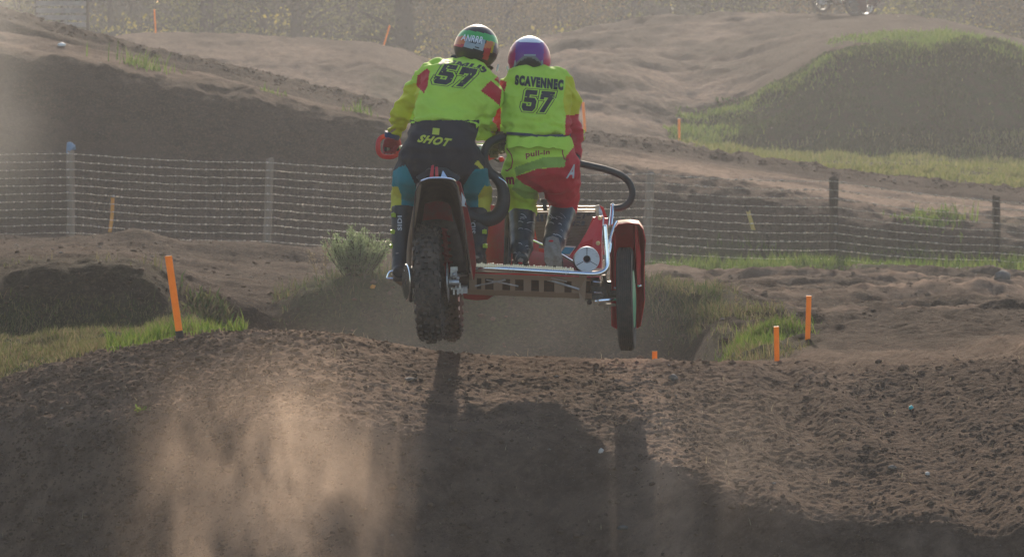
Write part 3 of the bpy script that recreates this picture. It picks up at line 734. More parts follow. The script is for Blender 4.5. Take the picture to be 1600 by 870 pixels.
# ================================================================ TREES
def crown_mesh(name, n, seed, spread, z0, z1, lsz, bare=.0):
    r_ = np.random.default_rng(seed); nb = 60
    bc = np.stack([r_.normal(0, spread*.45, nb), r_.normal(0, spread*.4, nb), r_.uniform(z0, z1, nb)], -1)
    br = r_.uniform(.35, .95, nb); i = r_.integers(0, nb, n); d = r_.normal(0, 1, (n, 3)); d /= np.linalg.norm(d, axis=1)[:, None]
    p = bc[i]+d*(br[i]*r_.uniform(.3, 1, n)**.5)[:, None]; p[:, 2] = np.maximum(p[:, 2], .1)
    a = d+r_.normal(0, .9, (n, 3)); a /= np.linalg.norm(a, axis=1)[:, None]; b = np.cross(a, r_.normal(0, 1, (n, 3))); b /= np.linalg.norm(b, axis=1)[:, None]
    L = r_.uniform(.6, 1.3, n)[:, None]*lsz
    v = np.stack([p, p+a*L*.5+b*L*.32, p+a*L, p+a*L*.5-b*L*.32], 1); k = np.arange(n)[:, None]*4
    return mesh_np(name, v.reshape(-1, 3), k+np.array([0, 1, 2, 3]))
def trunk_mesh(r0, h_, lean, seed, limbs=7):
    rr = random.Random(seed); q = MB(); n = 9
    pts = [Vector((lean*math.sin(k/n*1.8)+rr.gauss(0, .03), rr.gauss(0, .03), -.3+(h_+.3)*k/n)) for k in range(n+1)]
    q.tube(pts, [r0*(1.35 if k == 0 else 1.1 if k == 1 else 1-.75*k/n) for k in range(n+1)], 12)
    for k in range(limbs):
        f = rr.uniform(.12, .85); i = int(f*n); c = pts[i].lerp(pts[i+1], f*n-i); a = rr.uniform(0, 6.28); L = rr.uniform(1., 2.4)
        e = c+Vector((math.cos(a)*L, math.sin(a)*L*.8, rr.uniform(.3, 1.2))); m_ = c.lerp(e, .5)+Vector((0, 0, .2))
        q.tube([c, m_, e], [r0*.3, r0*.2, r0*.07], 6)
    return q.mesh('trunk', 60)
CROWN = [crown_mesh('crown', 5200, 3+k, 2.1, z0, z1, .17) for k, (z0, z1) in enumerate(((.9, 7.5), (1.6, 8.5), (.5, 6.5)))]
CM = [M['leaf_green'], M['leaf_dark'], M['leaf_ochre']]
TREES = [ # px, d, trunk radius, crown index, material, label
 (30, 138, .10, 0, 0, 'light green leafy tree at the far left corner, left of the slatted stand'),
 (185, 150, .16, 1, 1, 'dark tree close right of the slatted stand'),
 (318, 142, .34, 1, 0, 'broad dark trunk with yellow leaves right of the far upright stake'),
 (348, 150, .10, 2, 0, 'slim trunk among yellow leaves, second right of the far upright stake'),
 (405, 152, .22, 1, 1, 'dark trunk behind the crest of the pale mound'),
 (470, 146, .30, 1, 1, 'thick shaded trunk behind the middle of the pale mound'),
 (560, 150, .12, 0, 0, 'slim tree full of yellow-green leaves left of the leaning far stake'),
 (636, 136, .46, 1, 1, 'thickest dark trunk just right of the leaning far stake'),
 (720, 150, .20, 2, 2, 'ochre-leaved tree directly behind the left helmet'),
 (800, 155, .16, 0, 2, 'pale hazy tree between the two helmets'),
 (880, 152, .14, 2, 2, 'ochre bushy tree above the left end of the right hill'),
 (980, 155, .13, 1, 0, 'hazy tree above the crest right of the passenger'),
 (1107, 150, .22, 1, 1, 'dark upright trunk above the middle of the right hill crest'),
 (1150, 152, .12, 0, 0, 'thin tree with yellow leaves right of the dark upright trunk'),
 (1235, 156, .15, 2, 2, 'faint ochre tree left of the distant sidecar'),
 (1440, 146, .14, 0, 0, 'yellow-leaved tree right of the distant sidecar'),
 (1530, 150, .20, 1, 1, 'dark tree over the falling end of the right hill'),
 (1600, 144, .14, 2, 2, 'ochre tree at the far right corner')]
for k, (px, d, r0, ci, mi, lab) in enumerate(TREES):
    d -= 9; x = (px-800)/FPX*d; t = empty('tree', (x, d, float(gz(x, d)))); tag(t, lab, 'tree', 'trees along the far edge')
    o = bpy.data.objects.new('trunk', trunk_mesh(r0, 8+random.random()*2, random.uniform(-.4, .4), k)); o.data.materials.append(M['bark']); COL.objects.link(o); o.parent = t
    o = bpy.data.objects.new('crown', CROWN[ci].copy() if False else CROWN[ci]); COL.objects.link(o); o.parent = t
    if not o.data.materials: o.data.materials.append(M['leaf_green'])
    o.material_slots[0].link = 'OBJECT'; o.material_slots[0].material = CM[mi]
    o.rotation_euler = (0, 0, random.uniform(0, 6.28)); s_ = random.uniform(.85, 1.15); o.scale = (s_, s_, random.uniform(.9, 1.1))
# undergrowth and wood behind: no one could count it
for nm, mt, sd_, lab, top, n0 in (('undergrowth', 'leaf_ochre', 303, 'brownish dry undergrowth beneath the far trees', 1.6, 26000), ('yellow_undergrowth', 'leaf_yellow', 331, 'patches of yellow-green leaves between the far trunks', 2.9, 26000)):
    px = rng.uniform(-200, 1800, n0); d = rng.uniform(131, 156, n0); x = (px-800)/FPX*d
    z = rng.uniform(0, 1, n0)**.8*np.maximum(.4, top+1.3*fbm(x*.35, d*.35, o=3, s=sd_+1))
    keep = fbm(x*.42, d*.12, z*.45, o=3, s=sd_) > .02
    pp = np.stack([x, d, z], -1)[keep]; v, f = leaf_quads(pp, np.tile([0, 0, .3], (len(pp), 1)), rng.uniform(.1, .26, len(pp)), .11, 1.)
    tag(link_mesh(nm, mesh_np(nm, v, f), M[mt]), lab, 'undergrowth', None, 'stuff')
n = 80000; px = rng.uniform(-1600, 3200, n); d = rng.uniform(163, 175, n); x = (px-800)/FPX*d
z = rng.uniform(0, 1, n)**.7*(8+2.5*fbm(x*.2, d*.2, o=3, s=305)); pp = np.stack([x, d, z], -1)
v, f = leaf_quads(pp, np.tile([0, 0, .3], (n, 1)), rng.uniform(.5, .95, n), .5, 1.)
tag(link_mesh('far_wood', mesh_np('far_wood', v, f), M['leaf_dark']), 'dark wood closing the view behind the far trees', 'wood', None, 'stuff')

# slatted wooden stand at upper left
sp = P(98, 60, 108); st = empty('slatted_stand', (sp.x, 108, 0)); tag(st, 'weathered wooden stand of horizontal boards at upper left', 'stand')
for k in range(9):
    q = MB(); z = float(zof(50-k*11, 108)); x0, x1 = P(56, 0, 108).x, P(134, 0, 108).x
    q.box(((x0+x1)/2, 108+random.uniform(-.03, .03), z), ((x1-x0), .04, .145), X=(1, 0, random.uniform(-.012, .012))); q.build('board', M['old_board'], st)
for px in (57, 96, 136):
    q = MB(); x = P(px, 0, 108).x; q.box((x, 108.09, float(zof(-60, 108))/2+.1), (.09, .09, float(zof(-60, 108))+.2)); q.build('upright', M['wood_post'], st)
# ================================================================ RACING SIDECAR
M['rubber'] = mat('rubber', (.034, .032, .031), .8, spec=.2, dirt=.6, dirtcol=(.13, .10, .08), dscale=14, bump=.2)
M['rubber_road'] = mat('rubber_road', (.045, .042, .040), .75, spec=.35, dirt=.35, dirtcol=(.13, .10, .08), dscale=20, bump=.1)
M['chrome'] = mat('chrome', (.82, .84, .88), .14, metal=1., dirt=.12)
M['alloy'] = mat('alloy', (.55, .55, .56), .4, metal=1., dirt=.4, dirtcol=(.17, .12, .09))
M['steel_dark'] = mat('steel_dark', (.06, .06, .062), .5, metal=.6, dirt=.45, dscale=20)
M['red_plastic'] = mat('red_plastic', (.55, .012, .022), .35, coat=.2, dirt=.10, dscale=12, trans=.12)
M['red_dusty'] = mat('red_dusty', (.36, .02, .025), .5, dirt=.36, dirtcol=(.16, .10, .08), dscale=8)
M['mud_plastic'] = mat('mud_plastic', (.055, .04, .036), .75, dirt=.62, dirtcol=(.135, .10, .08), dscale=11, bump=.3, bscale=30)
M['foam_black'] = mat('foam_black', (.018, .019, .022), .55, spec=.6, bump=.2, bscale=90, dirt=.08)
M['mud_metal'] = mat('mud_metal', (.30, .21, .15), .75, metal=.0, dirt=.5, dirtcol=(.30, .22, .16), dscale=9, bump=.4, bscale=40)
M['silver_can'] = mat('silver_can', (.52, .56, .62), .55, metal=.4, dirt=.22, dirtcol=(.22, .18, .15), dscale=40)
M['white_plastic'] = mat('white_plastic', (.75, .75, .75), .45, dirt=.15)
M['green_rim'] = mat('green_rim', (.05, .38, .20), .4, dirt=.2)
M['blue_decal'] = mat('blue_decal', (.03, .30, .52), .45)
M['radiator'] = mat('radiator', (.20, .19, .185), .6, metal=.4, dirt=.3, dirtcol=(.15, .12, .10), dscale=25)
M['brass'] = mat('brass', (.62, .55, .30), .35, metal=.9)
M['print_dark'] = mat('print_dark', (.018, .022, .035), .7, var=.1)
RW = P(671, 441, 20.0)
mc = empty('racing_sidecar', (0, 0, 0)); mc.location = P(810, 545, 20.5)
tag(mc, 'red sidecar motorcycle with black hoops, jumping over the near crest with two riders', 'sidecar motorcycle')
def wheel(c, axis, Rr, wd, knobby, rimcol, hub_r=.06):
    A = Vector(axis).normalized(); q = MB(); rr = Rr-.085 if knobby else Rr-.07
    # rim (the part itself)
    q.lathe(c, A, [(rr-.012, -wd*.34), (rr+.012, -wd*.36), (rr+.016, -wd*.28), (rr-.004, -wd*.2), (rr-.012, 0), (rr-.004, wd*.2), (rr+.016, wd*.28), (rr+.012, wd*.36), (rr-.012, wd*.34), (rr-.022, 0), (rr-.012, -wd*.34)], 40)
    w_ = q.build('wheel', rimcol, mc)
    q = MB(); h = wd/2
    if knobby:
        prof = [(rr+.01, -h*.72), (rr+.03, -h*.95), (rr+.05, -h*.93), (Rr-.028, -h*.72), (Rr-.017, -h*.35), (Rr-.014, 0), (Rr-.017, h*.35), (Rr-.028, h*.72), (rr+.05, h*.93), (rr+.03, h*.95), (rr+.01, h*.72)]
    else:
        prof = [(rr+.01, -h*.75), (rr+.03, -h), (Rr-.022, -h*.98), (Rr-.006, -h*.84)]
        for k in range(6):
            a = -h*.72+k*h*1.44/6; g = h*1.44/6
            prof += [(Rr, a+g*.12), (Rr+.001, a+g*.78), (Rr-.015, a+g*.82), (Rr-.015, a+g*1.06)]
        prof += [(Rr-.006, h*.84), (Rr-.022, h*.98), (rr+.03, h), (rr+.01, h*.75)]
    q.lathe(c, A, prof, 72)
    q.build('tyre', M['rubber'] if knobby else M['rubber_road'], w_)
    X = A.orthogonal().normalized(); Y = A.cross(X)
    if knobby:
        q = MB(); n = 31
        for i in range(n):
            for row in (0, 1):
                a = 2*math.pi*(i+.5*row)/n; rad = X*math.cos(a)+Y*math.sin(a); tan = -X*math.sin(a)+Y*math.cos(a)
                offs = ((-.24, .021, 0), (.24, .021, 0)) if row == 0 else ((0, .024, 0), (-.64, .019, .28), (.64, .019, -.28))
                for (u, sz, tilt) in offs:
                    drop = .0 if abs(u) < .4 else .012
                    Z = (rad+A*(-tilt if u else 0)*-1.2).normalized() if abs(u) > .4 else rad
                    Z = (rad+A*(u*.55)).normalized(); AX = (A-Z*A.dot(Z)).normalized()
                    q.box(c+rad*(Rr-.012-drop)+A*(u*h), (sz*1.05*random.uniform(.96, 1.03), .022, .030), X=AX, Y=tan, Z=Z, taper=.86)
                if row == 0:
                    for sg in (-1, 1):
                        Z = (rad*.55+A*sg*.83).normalized(); AX = (A-Z*A.dot(Z)).normalized()
                        q.box(c+rad*(Rr-.040)+A*(sg*h*.88), (.024, .030, .020), X=AX, Y=tan, Z=Z, taper=.85)
        o = q.build('tread_knobs', M['rubber'], w_, smooth=None); o['kind'] = 'stuff'
    q = MB(); q.lathe(c, A, [(0, -wd*.45), (hub_r*.6, -wd*.45), (hub_r, -wd*.38), (hub_r*.7, -wd*.3), (hub_r*.6, 0), (hub_r*.7, wd*.3), (hub_r, wd*.38), (hub_r*.6, wd*.45), (0, wd*.45)], 20)
    q.build('hub', M['alloy'], w_)
    q = MB()
    for i in range(32):
        a = 2*math.pi*i/32; b = a+(.35 if i % 2 else -.35); sg = 1 if (i//2) % 2 else -1
        p0 = c+A*(sg*wd*.36)+(X*math.cos(a)+Y*math.sin(a))*hub_r*.95; p1 = c+(X*math.cos(b)+Y*math.sin(b))*(rr-.012)
        q.tube([p0, p1], .0022, 4, cap=False)
    o = q.build('spokes', M['chrome'], w_); o['kind'] = 'stuff'
    return w_
AXR = Vector((1, -.02, .035)).normalized()
wheel(RW, AXR, .338, .142, True, M['steel_dark'])
FW = P(704, 449, 21.45)
wheel(FW, Vector((1, -.03, .03)), .322, .115, True, M['alloy'])
SW = P(978.5, 467, 20.55)
AXS = Vector((1, -.07, .028)).normalized()
sw = wheel(SW, AXS, .295, .094, False, M['green_rim'])
q = MB(); q.lathe(SW, AXS, [(.12, .034), (.165, .044), (.155, .047), (.06, .055), (0, .056)], 40); q.build('wheel_disc', M['green_rim'], sw)

# --- rear mudguard and tail, seen from behind and below
def loft(rows, th=.006):           # rows of pixel points with a distance each: [(d, [(px,py)...])]
    q = MB(); q.sheet([[P(px, py, d) for px, py in pts] for d, pts in rows], th); return q
q = loft([(19.72, [(646, 345), (648, 320), (650, 300), (657, 285), (672, 280), (690, 280), (705, 283), (714, 296), (719, 320), (724, 350)]),
          (19.95, [(646, 400), (650, 330), (653, 303), (660, 288), (673, 283), (690, 283), (703, 287), (712, 300), (718, 330), (727, 392)]),
          (20.20, [(645, 440), (650, 350), (656, 316), (662, 300), (674, 294), (689, 294), (702, 298), (711, 312), (720, 350), (731, 432)]),
          (20.42, [(646, 440), (653, 372), (660, 342), (664, 326), (675, 320), (688, 320), (700, 324), (709, 338), (719, 370), (731, 436)])], .006)
q.build('mudguard', M['mud_plastic'], mc, smooth=50)
q = loft([(20.44, [(652, 300), (676, 296), (700, 298), (716, 306)]), (20.46, [(650, 345), (676, 340), (702, 342), (722, 350)]), (20.47, [(650, 395), (676, 392), (705, 394), (728, 400)]), (20.48, [(652, 455), (676, 452), (706, 452), (730, 456)])], .008)
q.build('inner_guard', M['mud_plastic'], mc)
# dusty red lip inside the guard
q = loft([(20.36, [(664, 318), (684, 314), (704, 318)]), (20.38, [(660, 345), (684, 342), (708, 346)])], .006); q.build('inner_panel', M['red_dusty'], mc)
# side number panel, red with a pale edge
q = loft([(19.86, [(713, 283), (719, 287)]), (19.92, [(719, 312), (727, 314)]), (19.98, [(725, 345), (735, 347)]), (20.04, [(730, 380), (741, 382)]), (20.1, [(733, 412), (744, 413)]), (20.14, [(737, 437), (741, 437)])], .01)
q.build('side_panel', M['red_dusty'], mc)
q = MB(); q.tube(arc_smooth([P(658, 283, 19.71), P(673, 278.5, 19.7), (P(700, 279, 19.7)), P(712, 285, 19.75), P(719, 312, 19.86), P(725, 345, 19.93), P(730, 382, 20.0), P(735, 415, 20.06), P(738, 437, 20.1)]), .0055, 8)
q.build('panel_edge', M['chrome'], mc)
q = MB(); q.tube(arc_smooth([P(655, 288, 19.74), P(651, 315, 19.8), P(646, 345, 19.86), P(641, 375, 19.95), P(639, 405, 20.0), P(640, 440, 20.05)]), [.014]*31, 10); q.build('frame_tube', M['mud_metal'], mc)
# white scrap of a sticker on the side panel
q = MB(); q.prism([P(721, 300, 19.88), P(728, 312, 19.88), P(726, 320, 19.88), P(729, 323, 19.88), P(722, 322, 19.88)], (0, -.003, 0)); q.build('sticker', M['white_plastic'], mc, smooth=None)
# seat end and red tail light region
q = MB(); q.sheet([[P(655, 283, 19.8), P(672, 272, 19.85), P(695, 271, 19.85), P(714, 284, 19.8)], [P(656, 284, 20.1), P(672, 271, 20.2), P(695, 270, 20.2), P(714, 285, 20.1)], [P(658, 283, 20.6), P(674, 262, 20.7), P(696, 260, 20.7), P(716, 283, 20.6)]], .03); q.build('seat', M['foam_black'], mc, smooth=60)
q = MB(); q.prism([P(671, 278, 19.78), P(674, 259, 19.8), P(678, 258, 19.8), P(677, 278, 19.78)], (0, .02, 0)); q.prism([P(680, 276, 19.79), P(680, 261, 19.8), P(684, 261, 19.8), P(685, 276, 19.79)], (0, .02, 0)); q.build('tail_fin', M['red_plastic'], mc)
q = MB(); q.prism([P(688, 279, 19.77), P(692, 266, 19.79), P(700, 279, 19.77)], (0, .02, 0)); q.build('tail_bracket', M['chrome'], mc, smooth=None)
# swingarm, chain, sprocket and its bright guard, brake
for px in (641, 703):
    q = MB(); a, b = P(px+(4 if px < 660 else 0), 441, 20.0), P(px+(14 if px < 660 else 4), 425, 20.75); q.box((a+b)/2, (.03, (b-a).length, .06), Y=(b-a), X=(1, 0, 0)); q.build('swingarm', M['steel_dark'], mc)
q = MB(); sc_ = P(642, 444, 20.0); q.lathe(sc_, AXR, [(0, -.004), (.088, -.004), (.088, .004), (0, .004)], 44)
for i in range(44):
    a = 2*math.pi*i/44; X = AXR.orthogonal().normalized(); Y = AXR.cross(X); q.box(sc_+(X*math.cos(a)+Y*math.sin(a))*.091, (.007, .007, .008), X=AXR, Y=-X*math.sin(a)+Y*math.cos(a))
q.build('sprocket', M['alloy'], mc)
q = MB(); ch0 = sc_; fr = P(658, 425, 20.8)
for sg in (1, -1):
    for i in range(48):
        if sg == 1 or True:
            f = i/47; c = ch0.lerp(fr, f)+Vector((0, 0, sg*(.092*(1-f)+.035*f))); q.box(c, (.016, .010, .013), Y=(fr-ch0))
for i in range(24):
    a = math.pi*i/23; Y = Vector((0, -1, 0)); c = ch0+Vector((0, -math.sin(a)*.092, math.cos(a)*.092)); q.box(c, (.016, .011, .011), Y=(0, math.cos(a), math.sin(a)))
o = q.build('chain', M['steel_dark'], mc, smooth=None)
q = MB(); q.lathe(P(635, 441, 19.98), Vector((1, .25, 0)), [(.098, -.003), (.104, 0), (.098, .003), (.02, .003), (.02, -.003), (.098, -.003)], 40); q.build('sprocket_guard', M['chrome'], mc)
q = MB(); q.lathe(P(699, 441, 20.0), AXR, [(.045, 0), (.11, 0), (.11, .005), (.045, .005), (.045, 0)], 36); q.build('brake_disc', M['alloy'], mc)
q = MB(); c = P(709, 425, 20.06); q.box(c, (.035, .06, .06)); q.box(c+Vector((.008, -.03, .02)), (.028, .02, .022)); q.ball(c+Vector((.0, -.035, -.012)), .013); q.ball(c+Vector((.022, -.035, -.03)), .011); q.build('brake_caliper', M['alloy'], mc)
q = MB()
for k in range(6): c = P(706+k*3.2, 447+(k % 2)*8, 20.08); q.box(c, (.009, .03, .036))
q.tube([P(700, 441, 20), P(716, 441, 20.02)], .018, 12); q.tube([P(712, 430, 20.1), P(730, 428, 20.3)], .012, 8); q.box(P(722, 452, 20.25), (.06, .08, .04)); q.build('axle', M['alloy'], mc)
# suspension, engine block and pipes glimpsed between guard and side panel
q = MB(); c = P(705, 400, 20.62); q.box(P(716, 405, 20.7), (.13, .26, .28)); q.box(P(716, 368, 20.78), (.11, .2, .12))
for k in range(7): q.box(P(716, 372+k*4, 20.66), (.15, .2, .004))
q.box(P(705, 435, 20.7), (.18, .3, .12)); q.lathe(P(738, 430, 20.7), (1, 0, 0), [(0, 0), (.07, 0), (.085, -.03), (.085, -.06)], 22); q.build('engine', M['steel_dark'], mc)
q = MB()
pts = []
for k in range(60): a = k*.75; pts.append(P(692, 350, 20.5).lerp(P(700, 420, 20.35), k/59)+Vector((math.cos(a)*.028, math.sin(a)*.028, 0)))
q.tube(pts, .006, 6); q.tube([P(692, 345, 20.5), P(700, 430, 20.35)], .016, 10); q.build('shock_absorber', M['red_dusty'], mc)
# front fork and front mudguard ahead, handlebar, guards
q = MB()
for px in (690, 722): q.tube([P(px, 449, 21.45), P(px-4, 330, 21.25), P(px-6, 236, 21.02)], [.024, .026, .022], 10)
q.tube([P(688, 300, 21.2), P(720, 300, 21.2)], .02, 8); q.build('fork', M['alloy'], mc)
q = loft([(21.15, [(690, 372), (700, 362), (712, 362), (722, 372)]), (21.45, [(688, 352), (699, 340), (712, 340), (724, 352)]), (21.8, [(691, 368), (700, 358), (712, 358), (722, 368)])], .004); q.build('mudguard', M['red_plastic'], mc, smooth=60)
q = MB(); q.tube(arc_smooth([P(604, 233, 20.92), P(622, 231, 20.98), P(655, 228, 21.06), P(685, 234, 21.08), P(715, 233, 21.08), P(745, 229, 21.04), P(772, 233, 20.96), P(786, 236, 20.92)]), .011, 10); q.build('handlebar', M['alloy'], mc)
q = MB(); q.tube(arc_smooth([P(745, 225, 21.0), P(757, 224.5, 21.0), P(768, 225.5, 21.0)]), .0035, 8); q.tube([P(742, 229, 21), P(752, 232, 21), P(764, 231, 21)], .0028, 6); q.build('brake_lever', M['chrome'], mc)
for (a, b) in (((600, 233), (622, 232)), ((764, 233), (788, 236))):
    q = MB(); q.tube([P(*a, 20.925), P(*b, 20.965)], .0165, 12); q.build('grip', M['foam_black'], mc)
def hand_guard(cx, cy, w_, h_, mirror=1):
    n = 26; pts = [P(cx+w_/2*math.copysign(abs(math.cos(a))**.75, math.cos(a)), cy+h_/2*math.copysign(abs(math.sin(a))**.75, math.sin(a))*-1, 21.0+.03*math.cos(a)) for a in [2*math.pi*k/n for k in range(n)]]
    q = MB(); q.tube(pts, .0085, 8, closed=True, ry=.014, lat=(0, 1, 0)); q.build('hand_guard', M['red_plastic'], mc)
hand_guard(607, 229, 33, 33)
q = MB()
for (px, py, s_) in ((768, 243, .05), (778, 236, .04), (783, 249, .035), (757, 240, .03)): q.ball(P(px, py, 21.05), (s_*.6, .02, s_*.45), 8, 6)
q.box(P(766, 247, 21.02), (.07, .02, .022), X=(1, 0, .4)); q.build('hand_guard', M['red_plastic'], mc)
q = MB(); q.tube([P(760, 232, 21.0), P(768, 246, 21.02), P(780, 252, 21.04)], .008, 6); q.box(P(772, 240, 21.0), (.05, .03, .05)); q.build('clutch_master', M['steel_dark'], mc)
# padded black loop between the riders
q = MB(); lp = arc_smooth([P(790, 214, 20.62), P(778, 217, 20.6), (P(765, 224, 20.58)), P(757, 238, 20.55), P(757, 253, 20.52), P(765, 268, 20.5), P(777, 279, 20.5), P(785, 293, 20.5), P(787, 310, 20.5), P(783, 328, 20.5), P(772, 340, 20.5), P(755, 343, 20.5), P(738, 338, 20.5), P(724, 330, 20.5)], 5)
n_ = len(lp); q.tube(lp, [.026+.016*min(1, max(0, (k/n_-.38)/.3)) for k in range(n_)], 14); q.build('grab_hoop', M['foam_black'], mc, smooth=60)
q = MB(); q.tube(arc_smooth([P(779, 277, 20.455), P(789, 284, 20.455), P(793, 292, 20.46)]), .004, 8); q.build('hoop_strap', M['chrome'], mc)
# passenger hoop on the right
q = MB(); q.tube(arc_smooth([P(893, 257, 20.62), P(903, 255.5, 20.62), P(925, 260, 20.64), P(950, 266, 20.66), P(970, 274, 20.68), P(982, 284, 20.7), P(988, 299, 20.7), P(985, 313, 20.7), P(976, 322, 20.7), P(965, 325, 20.7), P(954, 325, 20.7)], 6), .0195, 14); q.build('grab_hoop', M['foam_black'], mc, smooth=60)
# platform: bright rail with grip teeth, perforated tray under it
rail = arc_smooth([P(735, 420, 20.24), P(760, 419, 20.22), P(800, 421, 20.2), P(850, 424, 20.2), P(900, 427, 20.2), P(928, 428, 20.2), P(941, 425, 20.21), P(948, 418, 20.22), P(949, 405, 20.23), P(947, 380, 20.24), P(945, 354, 20.25)], 6)
q = MB(); q.tube(rail, .0135, 12); q.ball(rail[-1], .0135, 10, 6); q.build('rear_rail', M['chrome'], mc, smooth=60)
q = MB()
def teeth(x0, x1, y0, y1, d, n):
    for k in range(n):
        f = k/(n-1); c = P(x0+(x1-x0)*f, y0+(y1-y0)*f, d); h = .024*random.uniform(.8, 1.15); w_ = .0105
        q.prism([c+Vector((-w_, 0, 0)), c+Vector((w_, 0, 0)), c+Vector((w_*.35, 0, h)), c+Vector((-w_*.35, 0, h))], (0, .006, 0))
teeth(742, 895, 416.5, 424.5, 20.2, 44); q.build('grip_teeth', M['chrome'], mc, smooth=None)
q = MB(); q.sheet([[P(736+k*21, 423+k*.7, 20.26), P(739+k*20.6, 418.4+k*.6, 20.75), P(742+k*20.2, 414+k*.5, 21.3)] for k in range(11)], .006); q.build('platform_floor', M['mud_metal'], mc)
# tray back: top and bottom flanges, webs, braces -> open slots between
q = MB()
def strip(x0, y0, x1, y1, hpx, d0, d1, t=.006):
    a, b = P(x0, y0, d0), P(x1, y1, d0); c, e = P(x1, y1+hpx, d1), P(x0, y0+hpx, d1); q.prism([a, b, c, e], (0, t, 0))
strip(733, 427, 905, 433, 7, 20.25, 20.27); strip(730, 451, 925, 458, 9, 20.32, 20.36)
for k, (x, w_) in enumerate(((733, 12), (752, 6), (771, 14), (797, 8), (818, 12), (842, 8), (866, 16), (893, 12))):
    y = 427+(x-733)*.035; strip(x, y+6, x+w_, y+6, 20, 20.275, 20.315)
q.build('tray_frame', M['mud_metal'], mc, smooth=None)
q = MB(); q.prism([P(730, 428, 20.5), P(922, 434, 20.5), P(922, 458, 20.7), P(730, 452, 20.7)], (0, .006, 0)); q.build('tray_plate', M['steel_dark'], mc, smooth=None)
q = MB(); q.tube([P(742, 447, 20.285), P(790, 437, 20.285)], .005, 8); q.tube([P(840, 432, 20.27), P(905, 452, 20.29)], .007, 8); q.tube([P(760, 437, 20.285), P(810, 447, 20.285)], .004, 8); q.tube([P(861, 434, 20.26), P(886, 440, 20.26)], .003, 6); q.build('tray_brace', M['alloy'], mc)
q = MB(); q.prism([P(905, 430, 20.24), P(917, 430, 20.24), P(914, 470, 20.3), P(907, 474, 20.3), P(904, 455, 20.3)], (0, .02, 0)); q.build('tray_bracket', M['mud_metal'], mc, smooth=None)
# red belly under the platform (front fairing bottom)
q = MB(); q.sheet([[P(722, 452, 20.9), P(740, 455, 20.9), P(760, 455, 20.9), P(777, 450, 20.9)], [P(725, 466, 20.95), P(742, 469, 20.95), P(762, 468, 20.95), P(775, 459, 20.95)], [P(726, 464, 21.2), P(742, 468, 21.25), P(762, 466, 21.25), P(775, 458, 21.2)]], .008); q.build('belly_fairing', M['red_dusty'], mc, smooth=60)
q = MB(); q.sheet([[P(742, 322, 21.1), P(760, 318, 21.15), P(775, 322, 21.1), P(792, 330, 21.0)], [P(744, 365, 21.0), P(762, 360, 21.05), P(778, 362, 21.0), P(796, 372, 20.95)], [P(742, 410, 20.95), P(762, 405, 21.0), P(780, 405, 21.0), P(798, 412, 20.9)], [P(742, 425, 20.9), P(762, 425, 20.9), P(780, 425, 20.9), P(800, 426, 20.9)]], .01); q.build('side_fairing', M['red_dusty'], mc, smooth=60)
q = MB(); q.tube([P(793, 330, 20.8), P(791, 415, 20.6)], .016, 8); q.tube([P(798, 355, 20.7), P(796, 412, 20.5)], .011, 8); q.build('frame_tube', M['steel_dark'], mc)
# nose panel of the sidecar: ribbed radiator, dark print, rails, red brackets
rc = [P(830, 331, 21.35), P(930, 331, 21.35), P(905, 392, 21.0), P(842, 388, 21.0)]
def rp(u, v): return rc[0].lerp(rc[1], u).lerp(rc[3].lerp(rc[2], u), v)
q = MB()
back = [rp(0, 0), rp(1, 0), rp(1, 1), rp(0, 1)]; q.prism([p_+Vector((0, .012, 0)) for p_ in back], (0, .02, 0)); q.build('radiator', M['radiator'], mc, smooth=None); rad = q
q = MB()
for k in range(26):
    v = (k+.5)/26; a, b = rp(.01, v), rp(.99, v); q.box((a+b)/2+Vector((0, .0, 0)), ((b-a).length, .014, .0052), X=(b-a))
o = q.build('radiator_ribs', M['radiator'], mc, smooth=None); o['kind'] = 'stuff'
q = MB()
for y, t in ((323.5, .010), (328.5, .008)): a, b = P(828, y, 21.36), P(933, y, 21.36); q.box((a+b)/2, ((b-a).length, .03, t*1.3), X=(b-a))
q.build('radiator_rail', mat('rail_tan', (.46, .38, .28), .5, metal=.3, dirt=.3), mc, smooth=None)
q = MB(); q.prism([P(929, 322, 21.2), P(936, 320, 21.2), P(941, 330, 21.2), P(944, 345, 21.15), P(939, 395, 20.9), P(934, 395, 20.9), P(934, 345, 21.15)], (0, .01, 0)); q.build('nose_bracket', M['alloy'], mc, smooth=None)
q = MB(); q.prism([P(931, 338, 21.12), P(942, 337, 21.12), P(939, 400, 20.85), P(926, 400, 20.85), P(926, 373, 20.95), P(912, 390, 20.9), P(905, 405, 20.82), P(890, 405, 20.82), P(905, 382, 20.92)], (0, .012, 0)); q.build('nose_brace', M['red_plastic'], mc, smooth=None)
q = MB(); q.prism([P(937, 321, 21.25), P(943, 324, 21.25), P(949, 340, 21.25), P(944, 341, 21.25)], (0, .01, 0)); q.prism([P(944, 341, 21.3), P(950, 341, 21.3), P(948, 398, 21.0), P(942, 398, 21.0)], (0, .01, 0)); q.build('nose_edge', M['red_plastic'], mc, smooth=None)
q = MB()
for (u, v, w_, h_) in ((.06, .06, .05, .20), (.13, .06, .05, .20), (.22, .06, .04, .2), (.58, .05, .05, .13), (.66, .05, .04, .13), (.73, .05, .07, .03), (.73, .13, .07, .04), (.83, .05, .03, .13), (.88, .05, .06, .04), (.60, .24, .06, .12), (.69, .24, .03, .12), (.75, .24, .06, .04), (.75, .33, .06, .03), (.84, .24, .06, .12)):
    q.prism([rp(u, v)+Vector((0, -.012, 0)), rp(u+w_, v)+Vector((0, -.012, 0)), rp(u+w_, v+h_)+Vector((0, -.012, 0)), rp(u, v+h_)+Vector((0, -.012, 0))], (0, .004, 0))
q.build('worn_print', M['print_dark'], mc, smooth=None)['kind'] = 'stuff'
